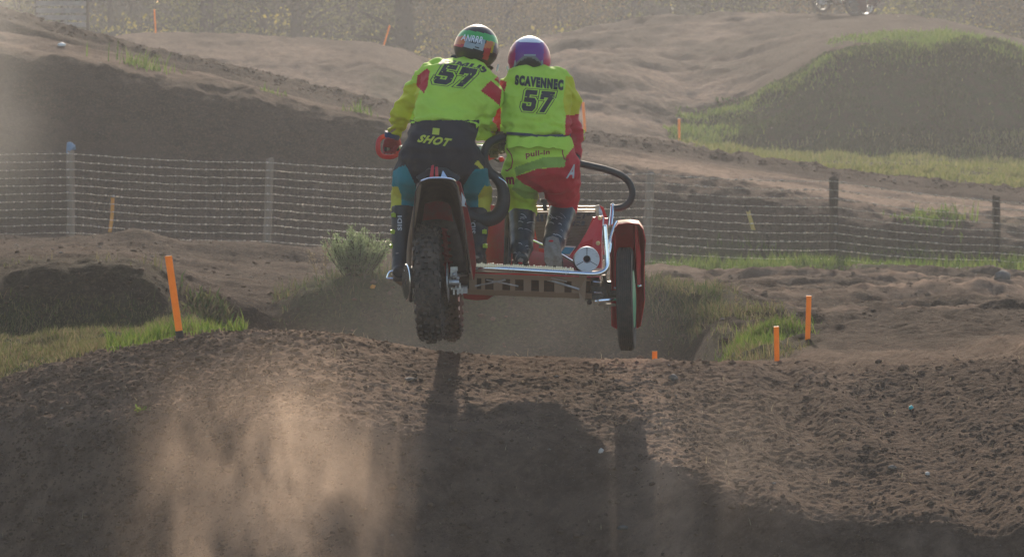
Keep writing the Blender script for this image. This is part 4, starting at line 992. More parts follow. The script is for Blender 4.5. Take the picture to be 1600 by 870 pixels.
for (px, py) in ((937.5, 340.5), (934.5, 380)):
    q = MB(); q.lathe(P(px, py, 21.08 if py < 350 else 20.90), (0, -1, 0), [(0, .02), (.006, .02), (.009, .014), (.012, .014), (.013, 0)], 16); q.build('bolt', M['brass'], mc)
q = MB(); q.prism([P(833, 362, 21.1), P(842, 382, 21.0), P(842, 395, 20.95), P(825, 400, 20.9), P(828, 380, 21.0)], (0, .012, 0)); q.sheet([[P(800, 385, 21.0), P(835, 392, 20.95), P(870, 398, 20.9), P(905, 402, 20.9)], [P(800, 405, 20.85), P(835, 408, 20.85), P(870, 410, 20.8), P(905, 412, 20.8)], [P(800, 420, 20.8), P(835, 421, 20.8), P(870, 423, 20.75), P(905, 425, 20.75)]], .01); q.build('nose_fairing', M['red_dusty'], mc, smooth=50)
q = MB(); q.tube([P(832, 376, 20.92), P(850, 384, 20.86), P(880, 400, 20.78), P(900, 412, 20.7)], .009, 8); q.build('brace_tube', M['chrome'], mc)
q = MB(); q.prism([P(877, 386, 20.95), P(898, 387, 20.95), P(890, 397, 20.93), P(877, 397, 20.93)], (0, .006, 0)); q.build('sticker', M['blue_decal'], mc, smooth=None)
q = MB(); q.prism([P(876, 384, 20.96), P(900, 385, 20.96), P(890, 400, 20.94), P(876, 400, 20.94)], (0, .006, 0)); q.build('sticker', M['white_plastic'], mc, smooth=None)
# silencer with its three-part end cap
mc_ = P(917, 405, 20.3); q = MB(); q.lathe(mc_, (0, 1, -.09), [(.068, 0), (.0715, .012), (.072, .42), (.03, .5)], 36); q.build('silencer', M['foam_black'], mc, smooth=40)
ec = bpy.context.scene.objects['silencer']
q = MB(); q.lathe(mc_, (0, -1, 0), [(.0715, -.010), (.0715, .008), (.0695, .0115), (.024, .0125), (.0215, .011), (.0205, -.03), (.0195, -.05)], 40)
q.build('end_cap', M['silver_can'], ec, smooth=12)
q = MB()
for a in (math.pi/2, math.pi/2+2.094, math.pi/2+4.189):
    dr = Vector((math.cos(a), 0, math.sin(a))); q.box(mc_+dr*.046+Vector((0, -.0125, 0)), (.044, .004, .0034), X=dr, Y=(0, 1, 0))
q.lathe(mc_, (0, -1, 0), [(.0, -.04), (.0185, -.04)], 20)
q.build('cap_seams', M['print_dark'], ec, smooth=None)['kind'] = 'stuff'
# chrome struts and the red mudguard over the sidecar wheel
q = MB(); q.tube([P(957, 321, 20.68), P(956, 335, 20.66), P(954, 353, 20.6)], .011, 10); q.ball(P(957, 321, 20.68), .0125); q.build('strut', M['chrome'], mc)
q = MB(); q.tube(arc_smooth([P(964, 345, 20.45), P(959, 355, 20.44), P(951, 380, 20.4), P(948, 390, 20.38)]), .008, 10); q.tube([P(958, 360, 20.55), P(952, 400, 20.5), P(946, 428, 20.5)], .006, 8); q.build('strut', M['chrome'], mc)
rows = []
for a in np.linspace(-14, 122, 12):     # round the wheel, from behind its top to ahead of its axle
    ar = R(a); rr = .445-.0006*max(0, a); cz = SW.z+math.cos(ar)*rr; cy_ = SW.y+math.sin(ar)*rr
    w0, w1 = -.075, .085
    fl = .10+.0022*(a+14)
    g = Vector((0, math.sin(ar), math.cos(ar)))
    c = Vector((SW.x+.004, cy_, cz))
    rows.append([c+Vector((w0-.012, 0, 0))-g*fl, c+Vector((w0, 0, 0))-g*.03, c+Vector((w0+.022, 0, 0)), c+Vector((0, 0, 0))+g*.006, c+Vector((w1-.022, 0, 0)), c+Vector((w1, 0, 0))-g*.03, c+Vector((w1+.016, 0, 0))-g*fl])
q = MB(); q.sheet(rows, .005); q.build('mudguard', M['red_plastic'], mc, smooth=60)
q = MB(); q.prism([P(958, 365, 20.60), P(961.5, 360, 20.60), P(964, 449, 20.62), P(961, 450, 20.62)], (0, .25, 0)); q.prism([P(991, 345, 20.60), P(996, 356, 20.60), P(1001.5, 400, 20.62), P(1000.5, 444, 20.62), P(995.5, 446, 20.62)], (0, .3, 0)); q.build('mudguard_flank', M['red_plastic'], mc, smooth=None)
for (px, py) in ((961.5, 450), (999, 446.5)):
    q = MB(); q.ball(P(px, py, 20.61), (.013, .01, .008)); q.build('bolt', M['chrome'], mc)
# hub carrier and links left of the sidecar wheel
q = MB(); q.box(P(935, 452, 20.55), (.09, .22, .05)); q.box(P(930, 440, 20.5), (.05, .18, .035)); q.tube([P(918, 462, 20.42), P(965, 459, 20.5)], .022, 10); q.box(P(929, 463, 20.4), (.10, .05, .03)); q.ball(P(921, 472, 20.38), .016); q.box(P(948, 447, 20.5), (.05, .1, .06)); q.tube([P(944, 430, 20.4), P(952, 462, 20.45)], .010, 8); q.build('hub_carrier', M['steel_dark'], mc)
q = MB(); q.tube([P(935, 469.5, 20.36), P(962, 467.5, 20.38)], .0095, 10); q.ball(P(931, 470.5, 20.355), .013); q.tube([P(928, 457, 20.36), P(940, 457.5, 20.36)], .006, 8); q.tube([P(927, 440, 20.3), P(938, 441, 20.3)], .005, 8); q.build('link_rod', M['chrome'], mc)['kind'] = 'stuff'
q = MB(); q.box(P(948, 476, 20.42), (.10, .06, .012)); q.box(P(945, 481, 20.42), (.012, .03, .03)); q.box(P(953, 481, 20.42), (.012, .03, .03)); q.build('axle_plate', M['mud_metal'], mc)
# left footrest: bright toothed peg bracket
q = MB(); q.tube(arc_smooth([P(605, 434, 20.3), P(607, 428, 20.3), P(610, 424.5, 20.3), P(614, 423.5, 20.3)]), .006, 8); q.tube([P(604, 435, 20.3), P(614, 435, 20.3)], .007, 8); q.build('footrest_guard', M['chrome'], mc)
q = MB(); q.box(P(622, 437.5, 20.33), (.10, .07, .012))
for k in range(9): c = P(608+k*3.5, 436, 20.3); q.prism([c+Vector((-.005, 0, 0)), c+Vector((.005, 0, 0)), c+Vector((0, 0, .014))], (0, .005, 0))
q.prism([P(616, 439, 20.34), P(638, 439, 20.34), P(638, 452, 20.34), P(626, 446, 20.34)], (0, .02, 0)); q.build('footrest', M['mud_metal'], mc, smooth=None)
# exhaust elbow and front nose bulk so that the shape is whole from the side
q = MB(); q.sheet([[P(748, 324, 21.5), P(800, 334, 21.7), P(870, 336, 21.7), P(938, 340, 21.5)], [P(745, 360, 21.55), P(800, 355, 21.65), P(870, 360, 21.65), P(940, 368, 21.5)], [P(742, 420, 21.45), P(800, 425, 21.55), P(870, 425, 21.55), P(940, 420, 21.4)], [P(742, 440, 21.3), P(800, 445, 21.5), P(870, 445, 21.5), P(935, 440, 21.3)]], .012)
q.build('front_fairing', M['red_plastic'], mc, smooth=60)
q = MB(); q.prism([P(742, 440, 21.3), P(935, 440, 21.3), P(925, 436, 20.4), P(733, 430, 20.4)], (0, 0, -.01)); q.build('belly_plate', M['mud_metal'], mc, smooth=None)
# ================================================================ PEOPLE
M['neon'] = mat('neon_cloth', (.53, .78, .085), .8, spec=.3, var=.06, vscale=9, bump=.25, bscale=120, trans=.10)
M['neon_yellow'] = mat('yellow_cloth', (.62, .62, .03), .8, spec=.3, var=.06, bump=.25, bscale=120, trans=.10)
M['neon_dusty'] = mat('dusty_green_cloth', (.25, .42, .08), .85, spec=.3, var=.10, bump=.25, bscale=120)
M['red_cloth'] = mat('red_cloth', (.50, .018, .035), .8, spec=.3, var=.1, bump=.25, bscale=120, dirt=.08)
M['navy_cloth'] = mat('navy_cloth', (.020, .021, .030), .8, spec=.3, var=.25, bump=.3, bscale=120, dirt=.22, dirtcol=(.10, .075, .06), dscale=5)
M['teal_cloth'] = mat('teal_cloth', (.014, .22, .27), .8, spec=.3, var=.12, bump=.25, bscale=120)
M['ochre_cloth'] = mat('ochre_cloth', (.55, .50, .06), .8, spec=.3, var=.12, bump=.25, bscale=120, dirt=.1)
M['boot_black'] = mat('boot_black', (.022, .022, .025), .5, spec=.5, dirt=.25, dirtcol=(.12, .09, .07), dscale=12, bump=.2)
M['boot_blue'] = mat('boot_blue', (.016, .030, .040), .32, spec=.6, dirt=.22, dirtcol=(.13, .11, .09), dscale=13, bump=.25)
M['boot_scuff'] = mat('boot_scuff', (.42, .46, .50), .5, var=.3, dirt=.3, dscale=60)
M['sole_grey'] = mat('sole_grey', (.26, .24, .22), .8, var=.25, dirt=.5, dirtcol=(.17, .13, .10), dscale=30)
M['lime_plastic'] = mat('lime_plastic', (.40, .52, .04), .4)
M['print_lime'] = mat('print_lime', (.50, .55, .06), .7, var=.08)
M['print_red'] = mat('print_red', (.28, .02, .04), .7)
M['print_grey'] = mat('print_grey', (.52, .53, .56), .6)
M['print_neon'] = M['neon']
M['skin'] = mat('skin', (.48, .30, .22), .6, spec=.4)
M['glove_red'] = mat('glove_red', (.30, .03, .04), .75, var=.25, dirt=.15)
M['glove_blue'] = mat('glove_blue', (.03, .05, .15), .75)
M['belt'] = mat('belt', (.03, .045, .09), .6, var=.2)
HC = dict(black=(.012, .013, .018), green=(.06, .42, .10), silver=(.30, .36, .42), orange=(.62, .16, .04), red=(.45, .015, .03), yellow=(.55, .38, .02), purple=(.16, .03, .26), magenta=(.42, .01, .13), white=(.82, .84, .88), grey=(.16, .17, .18))
HM = {k: mat('helmet_'+k, c, .38, spec=.4, coat=.12, dirt=.06) for k, c in HC.items()}

def front_px(v):                    # photograph column and row of world points
    x, y, z = v[..., 0], v[..., 1], v[..., 2]-CAM_H
    dep = y*CP-z*SP
    return 800+FPX*x/dep, 435+FPX*(-(z*CP+y*SP))/dep
def soft(mb, voxel=.011, smooth=6, wr=None):
    """fuse overlapping lofts into one continuous skin"""
    me = mb.mesh('t'); o = bpy.data.objects.new('t', me); COL.objects.link(o)
    m = o.modifiers.new('r', 'REMESH'); m.mode = 'VOXEL'; m.voxel_size = voxel
    if smooth: s = o.modifiers.new('s', 'SMOOTH'); s.factor = .5; s.iterations = smooth
    dg = bpy.context.evaluated_depsgraph_get(); me2 = bpy.data.meshes.new_from_object(o.evaluated_get(dg))
    bpy.data.objects.remove(o); bpy.data.meshes.remove(me)
    n = len(me2.vertices); v = np.empty(n*3, np.float32); me2.vertices.foreach_get('co', v); v = v.reshape(-1, 3).astype(float)
    if wr is not None:
        nn = np.empty(n*3, np.float32); me2.vertices.foreach_get('normal', nn); nn = nn.reshape(-1, 3)
        v = v+nn*wr(v)[:, None]; me2.vertices.foreach_set('co', v.astype(np.float32).ravel())
    me2.polygons.foreach_set('use_smooth', np.ones(len(me2.polygons), bool)); me2.materials.clear(); me2.update()
    return me2
def centers(me):
    c = np.empty(len(me.polygons)*3, np.float32); me.polygons.foreach_get('center', c); return c.reshape(-1, 3).astype(float)
def inside(px, py, poly):
    r = np.zeros(px.shape, bool); n = len(poly)
    for i in range(n):
        (x0, y0), (x1, y1) = poly[i], poly[(i+1) % n]
        c = ((y0 > py) != (y1 > py)) & (px < (x1-x0)*(py-y0)/((y1-y0) if y1 != y0 else 1e-9)+x0); r ^= c
    return r
def paint(me, zones, base=0, wob=0.):
    c = centers(me); px, py = front_px(c); idx = np.full(len(c), base, np.int32)
    for z in zones:
        m_ = inside(px, py, z[0]); 
        if len(z) > 2: m_ &= z[2](c)
        idx[m_] = z[1]
    me.polygons.foreach_set('material_index', idx)
def tree_of(me):
    bm = bmesh.new(); bm.from_mesh(me); t = BVHTree.FromBMesh(bm); bm.free(); return t
def cut(me, keep):                  # keep the faces where keep(centres) holds
    bm = bmesh.new(); bm.from_mesh(me); c = centers(me); k = keep(c); bm.faces.ensure_lookup_table()
    bmesh.ops.delete(bm, geom=[f for f, q in zip(bm.faces, k) if not q], context='FACES'); bm.to_mesh(me); bm.free(); me.update(); return me
def project(bm, M3, bvh, off, grid=.012):
    """flat print (x right, y up, metres) cut on a fine grid and laid on the cloth seen from behind"""
    if not bm.verts: return
    xs = [v.co.x for v in bm.verts]; ys = [v.co.y for v in bm.verts]
    for ax, lo, hi in ((0, min(xs), max(xs)), (1, min(ys), max(ys))):
        k = lo+grid
        while k < hi:
            co = [0, 0, 0]; co[ax] = k; no = [0, 0, 0]; no[ax] = 1
            bmesh.ops.bisect_plane(bm, geom=bm.verts[:]+bm.edges[:]+bm.faces[:], plane_co=co, plane_no=no); k += grid
    dead = []
    for v in bm.verts:
        w_ = M3(v.co.x, v.co.y); org = Vector((0, 0, CAM_H)); dr = (w_-org).normalized(); st = w_-dr*1.2
        hit = bvh.ray_cast(st, dr, 2.4)
        if hit[0] is None: dead.append(v)
        else: v.co = hit[0]-dr*off
    bmesh.ops.delete(bm, geom=dead, context='VERTS')
def decal(name, polys, M3, bvh, off, m, parent, grid=.012):
    bm = bmesh.new()
    for p in polys:
        if isinstance(p, bpy.types.Mesh): bm.from_mesh(p); continue
        vs = [bm.verts.new((a, b, 0)) for a, b in p]; f = bm.faces.new(vs)
    bmesh.ops.triangulate(bm, faces=bm.faces[:]) if not any(isinstance(p, bpy.types.Mesh) for p in polys) else None
    project(bm, M3, bvh, off, grid); me = bpy.data.meshes.new(name); bm.to_mesh(me); bm.free()
    return link_mesh(name, me, m, parent)
def text_mesh(s, size=1., bold=.0, shear=0., xs=1.):
    cu = bpy.data.curves.new('t', 'FONT'); cu.body = s; cu.size = size; cu.offset = bold; cu.shear = shear; cu.align_x = 'CENTER'; cu.align_y = 'CENTER'; cu.resolution_u = 3
    cu.space_character = 1.+bold*3
    o = bpy.data.objects.new('t', cu); COL.objects.link(o); dg = bpy.context.evaluated_depsgraph_get()
    me = bpy.data.meshes.new_from_object(o.evaluated_get(dg)); bpy.data.objects.remove(o)
    me.transform(Matrix.Diagonal((xs, 1, 1, 1))); return me
def quad_map(a, b, c, d, dist):
    """unit square -> four photograph points (top-left, top-right, bottom-right, bottom-left)"""
    def f(u, v):
        t = (a[0]+(b[0]-a[0])*u, a[1]+(b[1]-a[1])*u); q = (d[0]+(c[0]-d[0])*u, d[1]+(c[1]-d[1])*u)
        return P(t[0]*v+q[0]*(1-v), t[1]*v+q[1]*(1-v), dist)
    return f
def text_decal(name, s, quad, dist, bvh, off, m, parent, bold=.02, shear=0., arch=0.):
    me = text_mesh(s, 1., bold, shear); v = [x.co.copy() for x in me.vertices]
    x0, x1 = min(q.x for q in v), max(q.x for q in v); y0, y1 = min(q.y for q in v), max(q.y for q in v)
    me.transform(Matrix.Diagonal((1/(x1-x0), 1/(y1-y0), 1, 1)) @ Matrix.Translation((-x0, -y0, 0)))
    qm = quad_map(*quad, dist)
    return decal(name, [me], (lambda u, w_: qm(u, w_)-Vector((0, 0, arch*(2*u-1)**2))), bvh, off, m, parent, grid=.08)
FIVE = [(.14, 1), (.90, 1), (.90, .78), (.42, .78), (.40, .64), (.80, .64), (.97, .50), (.97, .16), (.80, 0), (.16, 0), (0, .16), (0, .36), (.30, .36), (.30, .24), (.64, .24), (.64, .42), (.08, .42), (.08, .94)]
SEVEN = [(0, 1), (.94, 1), (.94, .76), (.50, 0), (.14, 0), (.56, .70), (.28, .70), (.28, .60), (0, .60)]
def inset(poly, e):                 # grow a polygon by e with mitred corners
    n = len(poly); out = []; A = sum(poly[i][0]*poly[(i+1) % n][1]-poly[(i+1) % n][0]*poly[i][1] for i in range(n)); s = 1 if A < 0 else -1
    for i in range(n):
        p0, p1, p2 = Vector(poly[i-1]), Vector(poly[i]), Vector(poly[(i+1) % n]); a = (p1-p0).normalized(); b = (p2-p1).normalized()
        na = Vector((-a.y, a.x))*s; nb = Vector((-b.y, b.x))*s; m_ = (na+nb); k = m_.dot(na)
        m_ = m_/k if abs(k) > .45 else na; out.append(tuple(p1+m_*e))
    return out
def number57(quad, dist, bvh, parent, cloth):
    qm = quad_map(*quad, dist)
    for gi, (g, x0) in enumerate(((FIVE, 0.0), (SEVEN, .54))):
        g = [(x0+px*.46, py) for px, py in g]
        fit = lambda u, w_: qm(u, w_)
        decal('number_outline', [inset(g, .075)], fit, bvh, .0022, M['print_dark'], parent, .07)
        decal('number_gap', [inset(g, .050)], fit, bvh, .0034, cloth, parent, .07)
        decal('number_print', [g], fit, bvh, .0046, M['print_dark'], parent, .07)
def hand(wrist, knuck, grip_axis, radius, parent, m, thumb_side=1):
    """gloved hand closed round a bar: palm behind it, five separate bent fingers and a thumb"""
    wrist, knuck = Vector(wrist), Vector(knuck); G = Vector(grip_axis).normalized(); f = (knuck-wrist).normalized(); up = G.cross(f).normalized()
    if up.z < 0: up = -up
    q = MB(); q.tube([wrist, wrist.lerp(knuck, .4), knuck], [.030, .042, .040], 12, ry=[.024, .018, .016], lat=G)
    for k in range(4):
        o = (k-1.5)*.0205; L = (.9, 1., .97, .8)[k]; b = knuck+G*o+f*-.004; r_ = .0105
        rad = radius+.011; c = b-up*rad
        pts = [b-f*.01, b]+[c+(up*math.cos(a)+f*math.sin(a))*rad for a in (.7*L, 1.35*L, 2.1*L, 2.75*L)]
        q.tube(pts, [r_*1.05, r_*1.1, r_, r_*.97, r_*.9, r_*.75], 8); q.ball(pts[-1], r_*.75, 8, 6)
    tb = wrist.lerp(knuck, .35)+G*(thumb_side*.034); c = knuck-up*(radius+.010)+G*(thumb_side*.03)
    q.tube([tb, tb.lerp(c, .5)+G*thumb_side*.012, c-f*.004, c-up*.006+f*.012], [.014, .0125, .0115, .009], 8)
    me = soft(q, .004, 2); return link_mesh('glove', me, m, parent)
def body_mesh(sp, arms, legs, head, hr):
    """one continuous body under the clothes: trunk, neck, head with brow, nose, chin and ears, arms, legs"""
    q = MB()
    q.tube([p for p, a, b in sp], [a*.74 for p, a, b in sp], 18, ry=[b*.74 for p, a, b in sp], lat=(1, 0, 0))
    for p, a, b in sp: q.ball(p, (a*.72, b*.72, min(a, b)*.6))
    for ch in arms+legs:
        q.tube([p for p, r_ in ch], [r_*.66 for p, r_ in ch], 12)
        for p, r_ in ch: q.ball(p, r_*.66)
    q.tube([sp[-1][0], head], [.062, .055], 12)
    q.ball(head, (hr*.60, hr*.74, hr*.80), 16, 12); q.ball(head+Vector((0, hr*.55, -hr*.42)), (.045, .04, .035)); q.ball(head+Vector((0, hr*.80, -hr*.1)), (.012, .02, .02))
    for s in (-1, 1):
        q.ball(head+Vector((s*hr*.60, 0, -hr*.12)), (.008, .018, .03)); q.ball(head+Vector((s*.03, hr*.66, 0)), (.013, .012, .009))
        q.ball(head+Vector((s*.03, hr*.66, .018)), (.02, .012, .006))
    q.ball(head+Vector((0, hr*.70, -hr*.40)), (.022, .012, .007))
    return soft(q, .012, 3)
def limb(q, ch, n=16, k=1.):
    pts = arc_smooth([p for p, r_ in ch], 5); rs = np.interp(np.linspace(0, len(ch)-1, len(pts)), range(len(ch)), [r_*k for p, r_ in ch])
    q.tube(pts, list(rs), n)
    for p, r_ in ch: q.ball(p, r_*k*.99, 14, 10)
def trunk(q, sp, k=1.):
    pts = arc_smooth([p for p, a, b in sp], 4); t = np.linspace(0, len(sp)-1, len(pts))
    q.tube(pts, list(np.interp(t, range(len(sp)), [a*k for p, a, b in sp])), 26, ry=list(np.interp(t, range(len(sp)), [b*k for p, a, b in sp])), lat=[Vector((1, 0, 0))]*len(pts))
def helmet(c, Rx, Ry, Rz, tilt, parent, zone, mats, pitch=-.12):
    """shell with colour panels, open face ahead, chin bar and peak"""
    Mx = Matrix.Rotation(tilt, 3, 'Y') @ Matrix.Rotation(pitch, 3, 'X')
    n, m_ = 96, 64; vs = []; fs = []; mi = []
    for i in range(m_+1):
        th = math.pi*i/m_
        for j in range(n):
            a = 2*math.pi*j/n; x, y, z = math.sin(th)*math.cos(a), math.sin(th)*math.sin(a), math.cos(th)
            # fuller at the back, drawn forward to a chin
            ex = 1.0+.05*(1-z*z)*max(0, -z); k = (.97 if z < -.2 else 1)
            if z < -.25: z = -.25+(z+.25)*.80
            vs.append(c+Mx @ Vector((x*Rx*ex*k, y*Ry*(1.0+.12*max(0, y)), z*Rz)))
    for i in range(m_):
        for j in range(n):
            th = math.pi*(i+.5)/m_; a = 2*math.pi*(j+.5)/n; x, y, z = math.sin(th)*math.cos(a), math.sin(th)*math.sin(a), math.cos(th)
            if y > .55 and -.35 < z < .42 and abs(x) < .75: continue          # eye port
            if z < -.90: continue                                             # neck opening
            fs.append((i*n+j, (i+1)*n+j, (i+1)*n+(j+1) % n, i*n+(j+1) % n)); mi.append(zone(x, y, z))
    q = MB(); q.add(vs, fs); q.m = mi; h_ = q.build('helmet', mats, parent, smooth=60)
    # peak reaching forward, goggle strap and frame
    q = MB(); q.sheet([[c+Mx @ Vector((u*Rx*.86, Ry*(.45+1.05*v), Rz*(.60-.42*v-.22*u*u*(1-.3*v)))) for u in np.linspace(-1, 1, 9)] for v in np.linspace(0, 1, 6)], .006); q.build('peak', mats[0], h_, smooth=60)
    q = MB(); q.sheet([[c+Mx @ Vector((math.sin(a)*Rx*.80, math.cos(a)*Ry*1.02, Rz*v)) for a in np.linspace(-.8, .8, 9)] for v in (-.22, .05, .30)], .012); q.build('goggles', M['foam_black'], h_, smooth=60)
    q = MB(); q.tube([c+Mx @ Vector((math.sin(a)*Rx*.99, math.cos(a)*Ry*1.16, -Rz*.58)) for a in np.linspace(-1.0, 1.0, 13)], .016, 8, ry=.026, lat=(0, 0, 1)); q.build('chin_bar', mats[0], h_, smooth=60)
    return h_, Mx

# ------------------------------------------------ driver
dr = empty('person', P(690, 437, 20.3)); tag(dr, 'driver standing astride the rear wheel, dark trousers with teal knees, black and green helmet', 'person')
sp = [(P(684, 262, 20.34), .185, .125), (P(688, 236, 20.33), .198, .15), (P(692, 208, 20.38), .182, .135), (P(696, 184, 20.45), .182, .125), (P(703, 158, 20.54), .196, .13), (P(711, 132, 20.64), .192, .13), (P(720, 117, 20.76), .155, .10), (P(731, 107, 20.84), .085, .07)]
armL = [(P(683, 122, 20.72), .085), (P(664, 130, 20.74), .078), (P(644, 154, 20.76), .066), (P(629, 178, 20.78), .060), (P(619, 200, 20.86), .050), (P(614, 212, 20.9), .043)]
armR = [(P(742, 118, 20.72), .085), (P(762, 137, 20.68), .088), (P(757, 160, 20.60), .078), (P(747, 183, 20.56), .070), (P(757, 199, 20.66), .060), (P(772, 208, 20.82), .048)]
legL = [(P(660, 248, 20.35), .130), (P(648, 275, 20.42), .118), (P(634, 302, 20.52), .078), (P(630, 335, 20.48), .062), (P(630, 380, 20.42), .058), (P(627, 420, 20.38), .045)]
legR = [(P(716, 248, 20.35), .130), (P(730, 275, 20.45), .115), (P(745, 300, 20.56), .076), (P(746, 335, 20.54), .062), (P(746, 375, 20.5), .058), (P(746, 402, 20.46), .045)]
head = P(744, 76, 20.9)
bm_ = body_mesh(sp, [armL, armR], [legL, legR], head, .118); link_mesh('body', bm_, M['skin'], dr)
def wrA(v):                          # cloth folds: long pulls down the back, short creases at elbows and waist
    px, py = front_px(v); a = fbm(v[:, 0]*9+v[:, 2]*4, v[:, 2]*5, v[:, 1]*6, o=3, s=401); b = np.abs(fbm(v[:, 0]*5-v[:, 2]*14, v[:, 2]*7+v[:, 0]*9, v[:, 1]*6, o=2, s=403))
    c_ = np.abs(fbm(v[:, 0]*3.2+v[:, 2]*6, v[:, 2]*2.6-v[:, 0]*3, v[:, 1]*3, o=2, s=407)); return .020*a+.030*(.25-b)+.040*(.22-c_)+.006*np.clip((py-165)/30, 0, 1)*np.sin(v[:, 2]*120+6*a)
q = MB(); trunk(q, sp[2:], 1.06); 
for p, a, b in sp[3:-1]: q.ball(p, (a, b, b*.7), 18, 12)
q.ball(P(722, 126, 20.74), (.20, .11, .080), 18, 12, Matrix.Rotation(.17, 3, 'Y')); q.ball(P(690, 106, 20.76), (.09, .085, .055), 14, 10)
limb(q, armL, 16, 1.08); limb(q, armR, 16, 1.08)
me = cut(soft(q, .0075, 5, wrA), lambda c: ~((front_px(c)[1] > 192+.03*(front_px(c)[0]-690)+2.5*np.sin(front_px(c)[0]*.11)) & (front_px(c)[0] > 634) & (front_px(c)[0] < 744) & (c[:, 1] < 20.7)))
bvh = tree_of(me)
rl = [(664, 112), (670, 122), (663, 146), (650, 133), (653, 122)]
ybot = lambda c: c[:, 1] > 0
paint(me, [([(560, 150), (660, 128), (648, 165), (636, 200), (640, 230), (560, 240)], 1), ([(652, 119), (667, 107), (671, 111), (668, 135), (662, 146), (651, 134)], 2),
           ([(751, 142), (767, 126), (784, 141), (781, 166), (770, 156)], 2), ([(772, 124), (788, 113), (798, 117), (786, 136)], 2), ([(765, 196), (790, 185), (790, 225), (770, 215)], 1)])
jer = link_mesh('jersey', me, [M['neon'], M['neon_yellow'], M['red_cloth']], dr)
number57([(693, 99), (748, 109), (737, 138), (674, 130)], 20.6, bvh, jer, M['neon'])
text_decal('name_print', 'RIMUS', [(688, 91), (766, 104), (761, 115), (684, 101)], 20.7, bvh, .003, M['print_dark'], jer, bold=.05, shear=.25, arch=.0)
# trousers
def wrB(v):
    a = fbm(v[:, 0]*8, v[:, 2]*6, v[:, 1]*6, o=3, s=411); b = np.abs(fbm(v[:, 0]*5+v[:, 2]*3, v[:, 2]*9, v[:, 1]*6, o=2, s=417)); return .012*a+.022*(.22-b)+.005*np.sin(v[:, 2]*85+5*a)*np.clip(fbm(v[:, 0]*4, v[:, 2]*4, o=2, s=413)+.35, 0, 1)
q = MB(); trunk(q, sp[:4], 1.06)
for p, a, b in sp[:3]: q.ball(p, (a*1.04, b*1.05, b*.8), 20, 12)
limb(q, legL[:4], 18, 1.08); limb(q, legR[:4], 18, 1.08)
me = cut(soft(q, .0075, 5, wrB), lambda c: (front_px(c)[1] > 188) & (front_px(c)[1] < 330))
tb = tree_of(me)
paint(me, [([(600, 278), (622, 262), (634, 258), (650, 290), (655, 340), (600, 340)], 1), ([(600, 292), (622, 292), (627, 305), (628, 340), (600, 340)], 2),
           ([(724, 290), (736, 272), (742, 265), (775, 262), (775, 340), (722, 340)], 1), ([(746, 340), (747, 306), (757, 290), (775, 292), (775, 340)], 2), ([(741, 256), (747, 250), (756, 262), (752, 265)], 2)])
tro = link_mesh('trousers', me, [M['navy_cloth'], M['teal_cloth'], M['ochre_cloth']], dr)
text_decal('brand_print', 'SHOT', [(656, 210), (707, 217), (703, 230), (651, 222)], 20.3, tb, .003, M['print_lime'], tro, bold=.05, shear=.3)
qm = quad_map((676.5, 200), (687, 201), (686, 211), (675, 210), 20.3); decal('label_patch', [[(0, 0), (1, 0), (1, 1), (0, 1)]], qm, tb, .003, M['print_lime'], tro, .25)
# boots
def boot(leg_top, mid, ankle, heel_px, toe_dir, parent, m, sole, w_=.062, fused=.008):
    q = MB(); q.tube(arc_smooth([leg_top, leg_top.lerp(mid, .5), mid, mid.lerp(ankle, .6), ankle], 3), [w_*1.12, w_*1.1, w_*1.08]+[w_*1.05]*3+[w_]*3+[w_*.92]*4, 18)
    q.ball(ankle, w_*.95, 14, 10)
    t = Vector(toe_dir).normalized(); s = Vector((1, 0, 0)); s = (s-t*s.dot(t)).normalized(); n = s.cross(t); n = n if n.z > 0 else -n
    f0 = heel_px; q.tube([f0-t*.035+n*.035, f0+t*.03+n*.04, f0+t*.12+n*.035, f0+t*.20+n*.022, f0+t*.235+n*.018], [.034, .047, .047, .046, .030], 16, ry=[.035, .046, .038, .028, .02], lat=s)
    q.tube([ankle, f0+n*.04+t*.02], [w_*.88, .047], 14)
    me = soft(q, fused, 3); b_ = link_mesh('boot', me, m, parent)
    q = MB(); prof = [(-.045, .030), (-.02, .041), (.05, .043), (.12, .049), (.2, .045), (.25, .02)]
    pl = [f0+t*a+s*b for a, b in prof]+[f0+t*a-s*b for a, b in reversed(prof)]; q.prism([p-n*.014 for p in pl], n*.02); q.build('sole', sole, b_, smooth=None)
    return b_, tree_of(b_.data.copy()) if False else b_
bl, _ = boot(P(630, 323, 20.48), P(629, 360, 20.45), P(628, 400, 20.4), P(624, 434, 20.33), (.0, 1, .05), dr, M['boot_black'], M['rubber'])
br, _ = boot(P(747, 325, 20.54), P(746, 355, 20.52), P(745, 385, 20.48), P(745, 413, 20.44), (.05, 1, .05), dr, M['boot_black'], M['rubber'])
for b_, sx, pts in ((bl, -1, ((615, 336), (614, 362), (613, 385))), (br, 1, ((757, 362), (758, 384)))):
    for (px, py) in pts:
        q = MB(); q.box(P(px, py, 20.42), (.026, .04, .020)); q.ball(P(px, py-2, 20.405), .008, 8, 6); q.ball(P(px+2, py+2, 20.405), .007, 8, 6); q.build('buckle', M['lime_plastic'], b_)
for b_, (x, y) in ((bl, (625, 396)), (br, (740, 402))):
    q = MB(); q.ball(P(x+1, y, 20.36), (.030, .012, .011)); q.build('heel_patch', M['sole_grey'], b_)
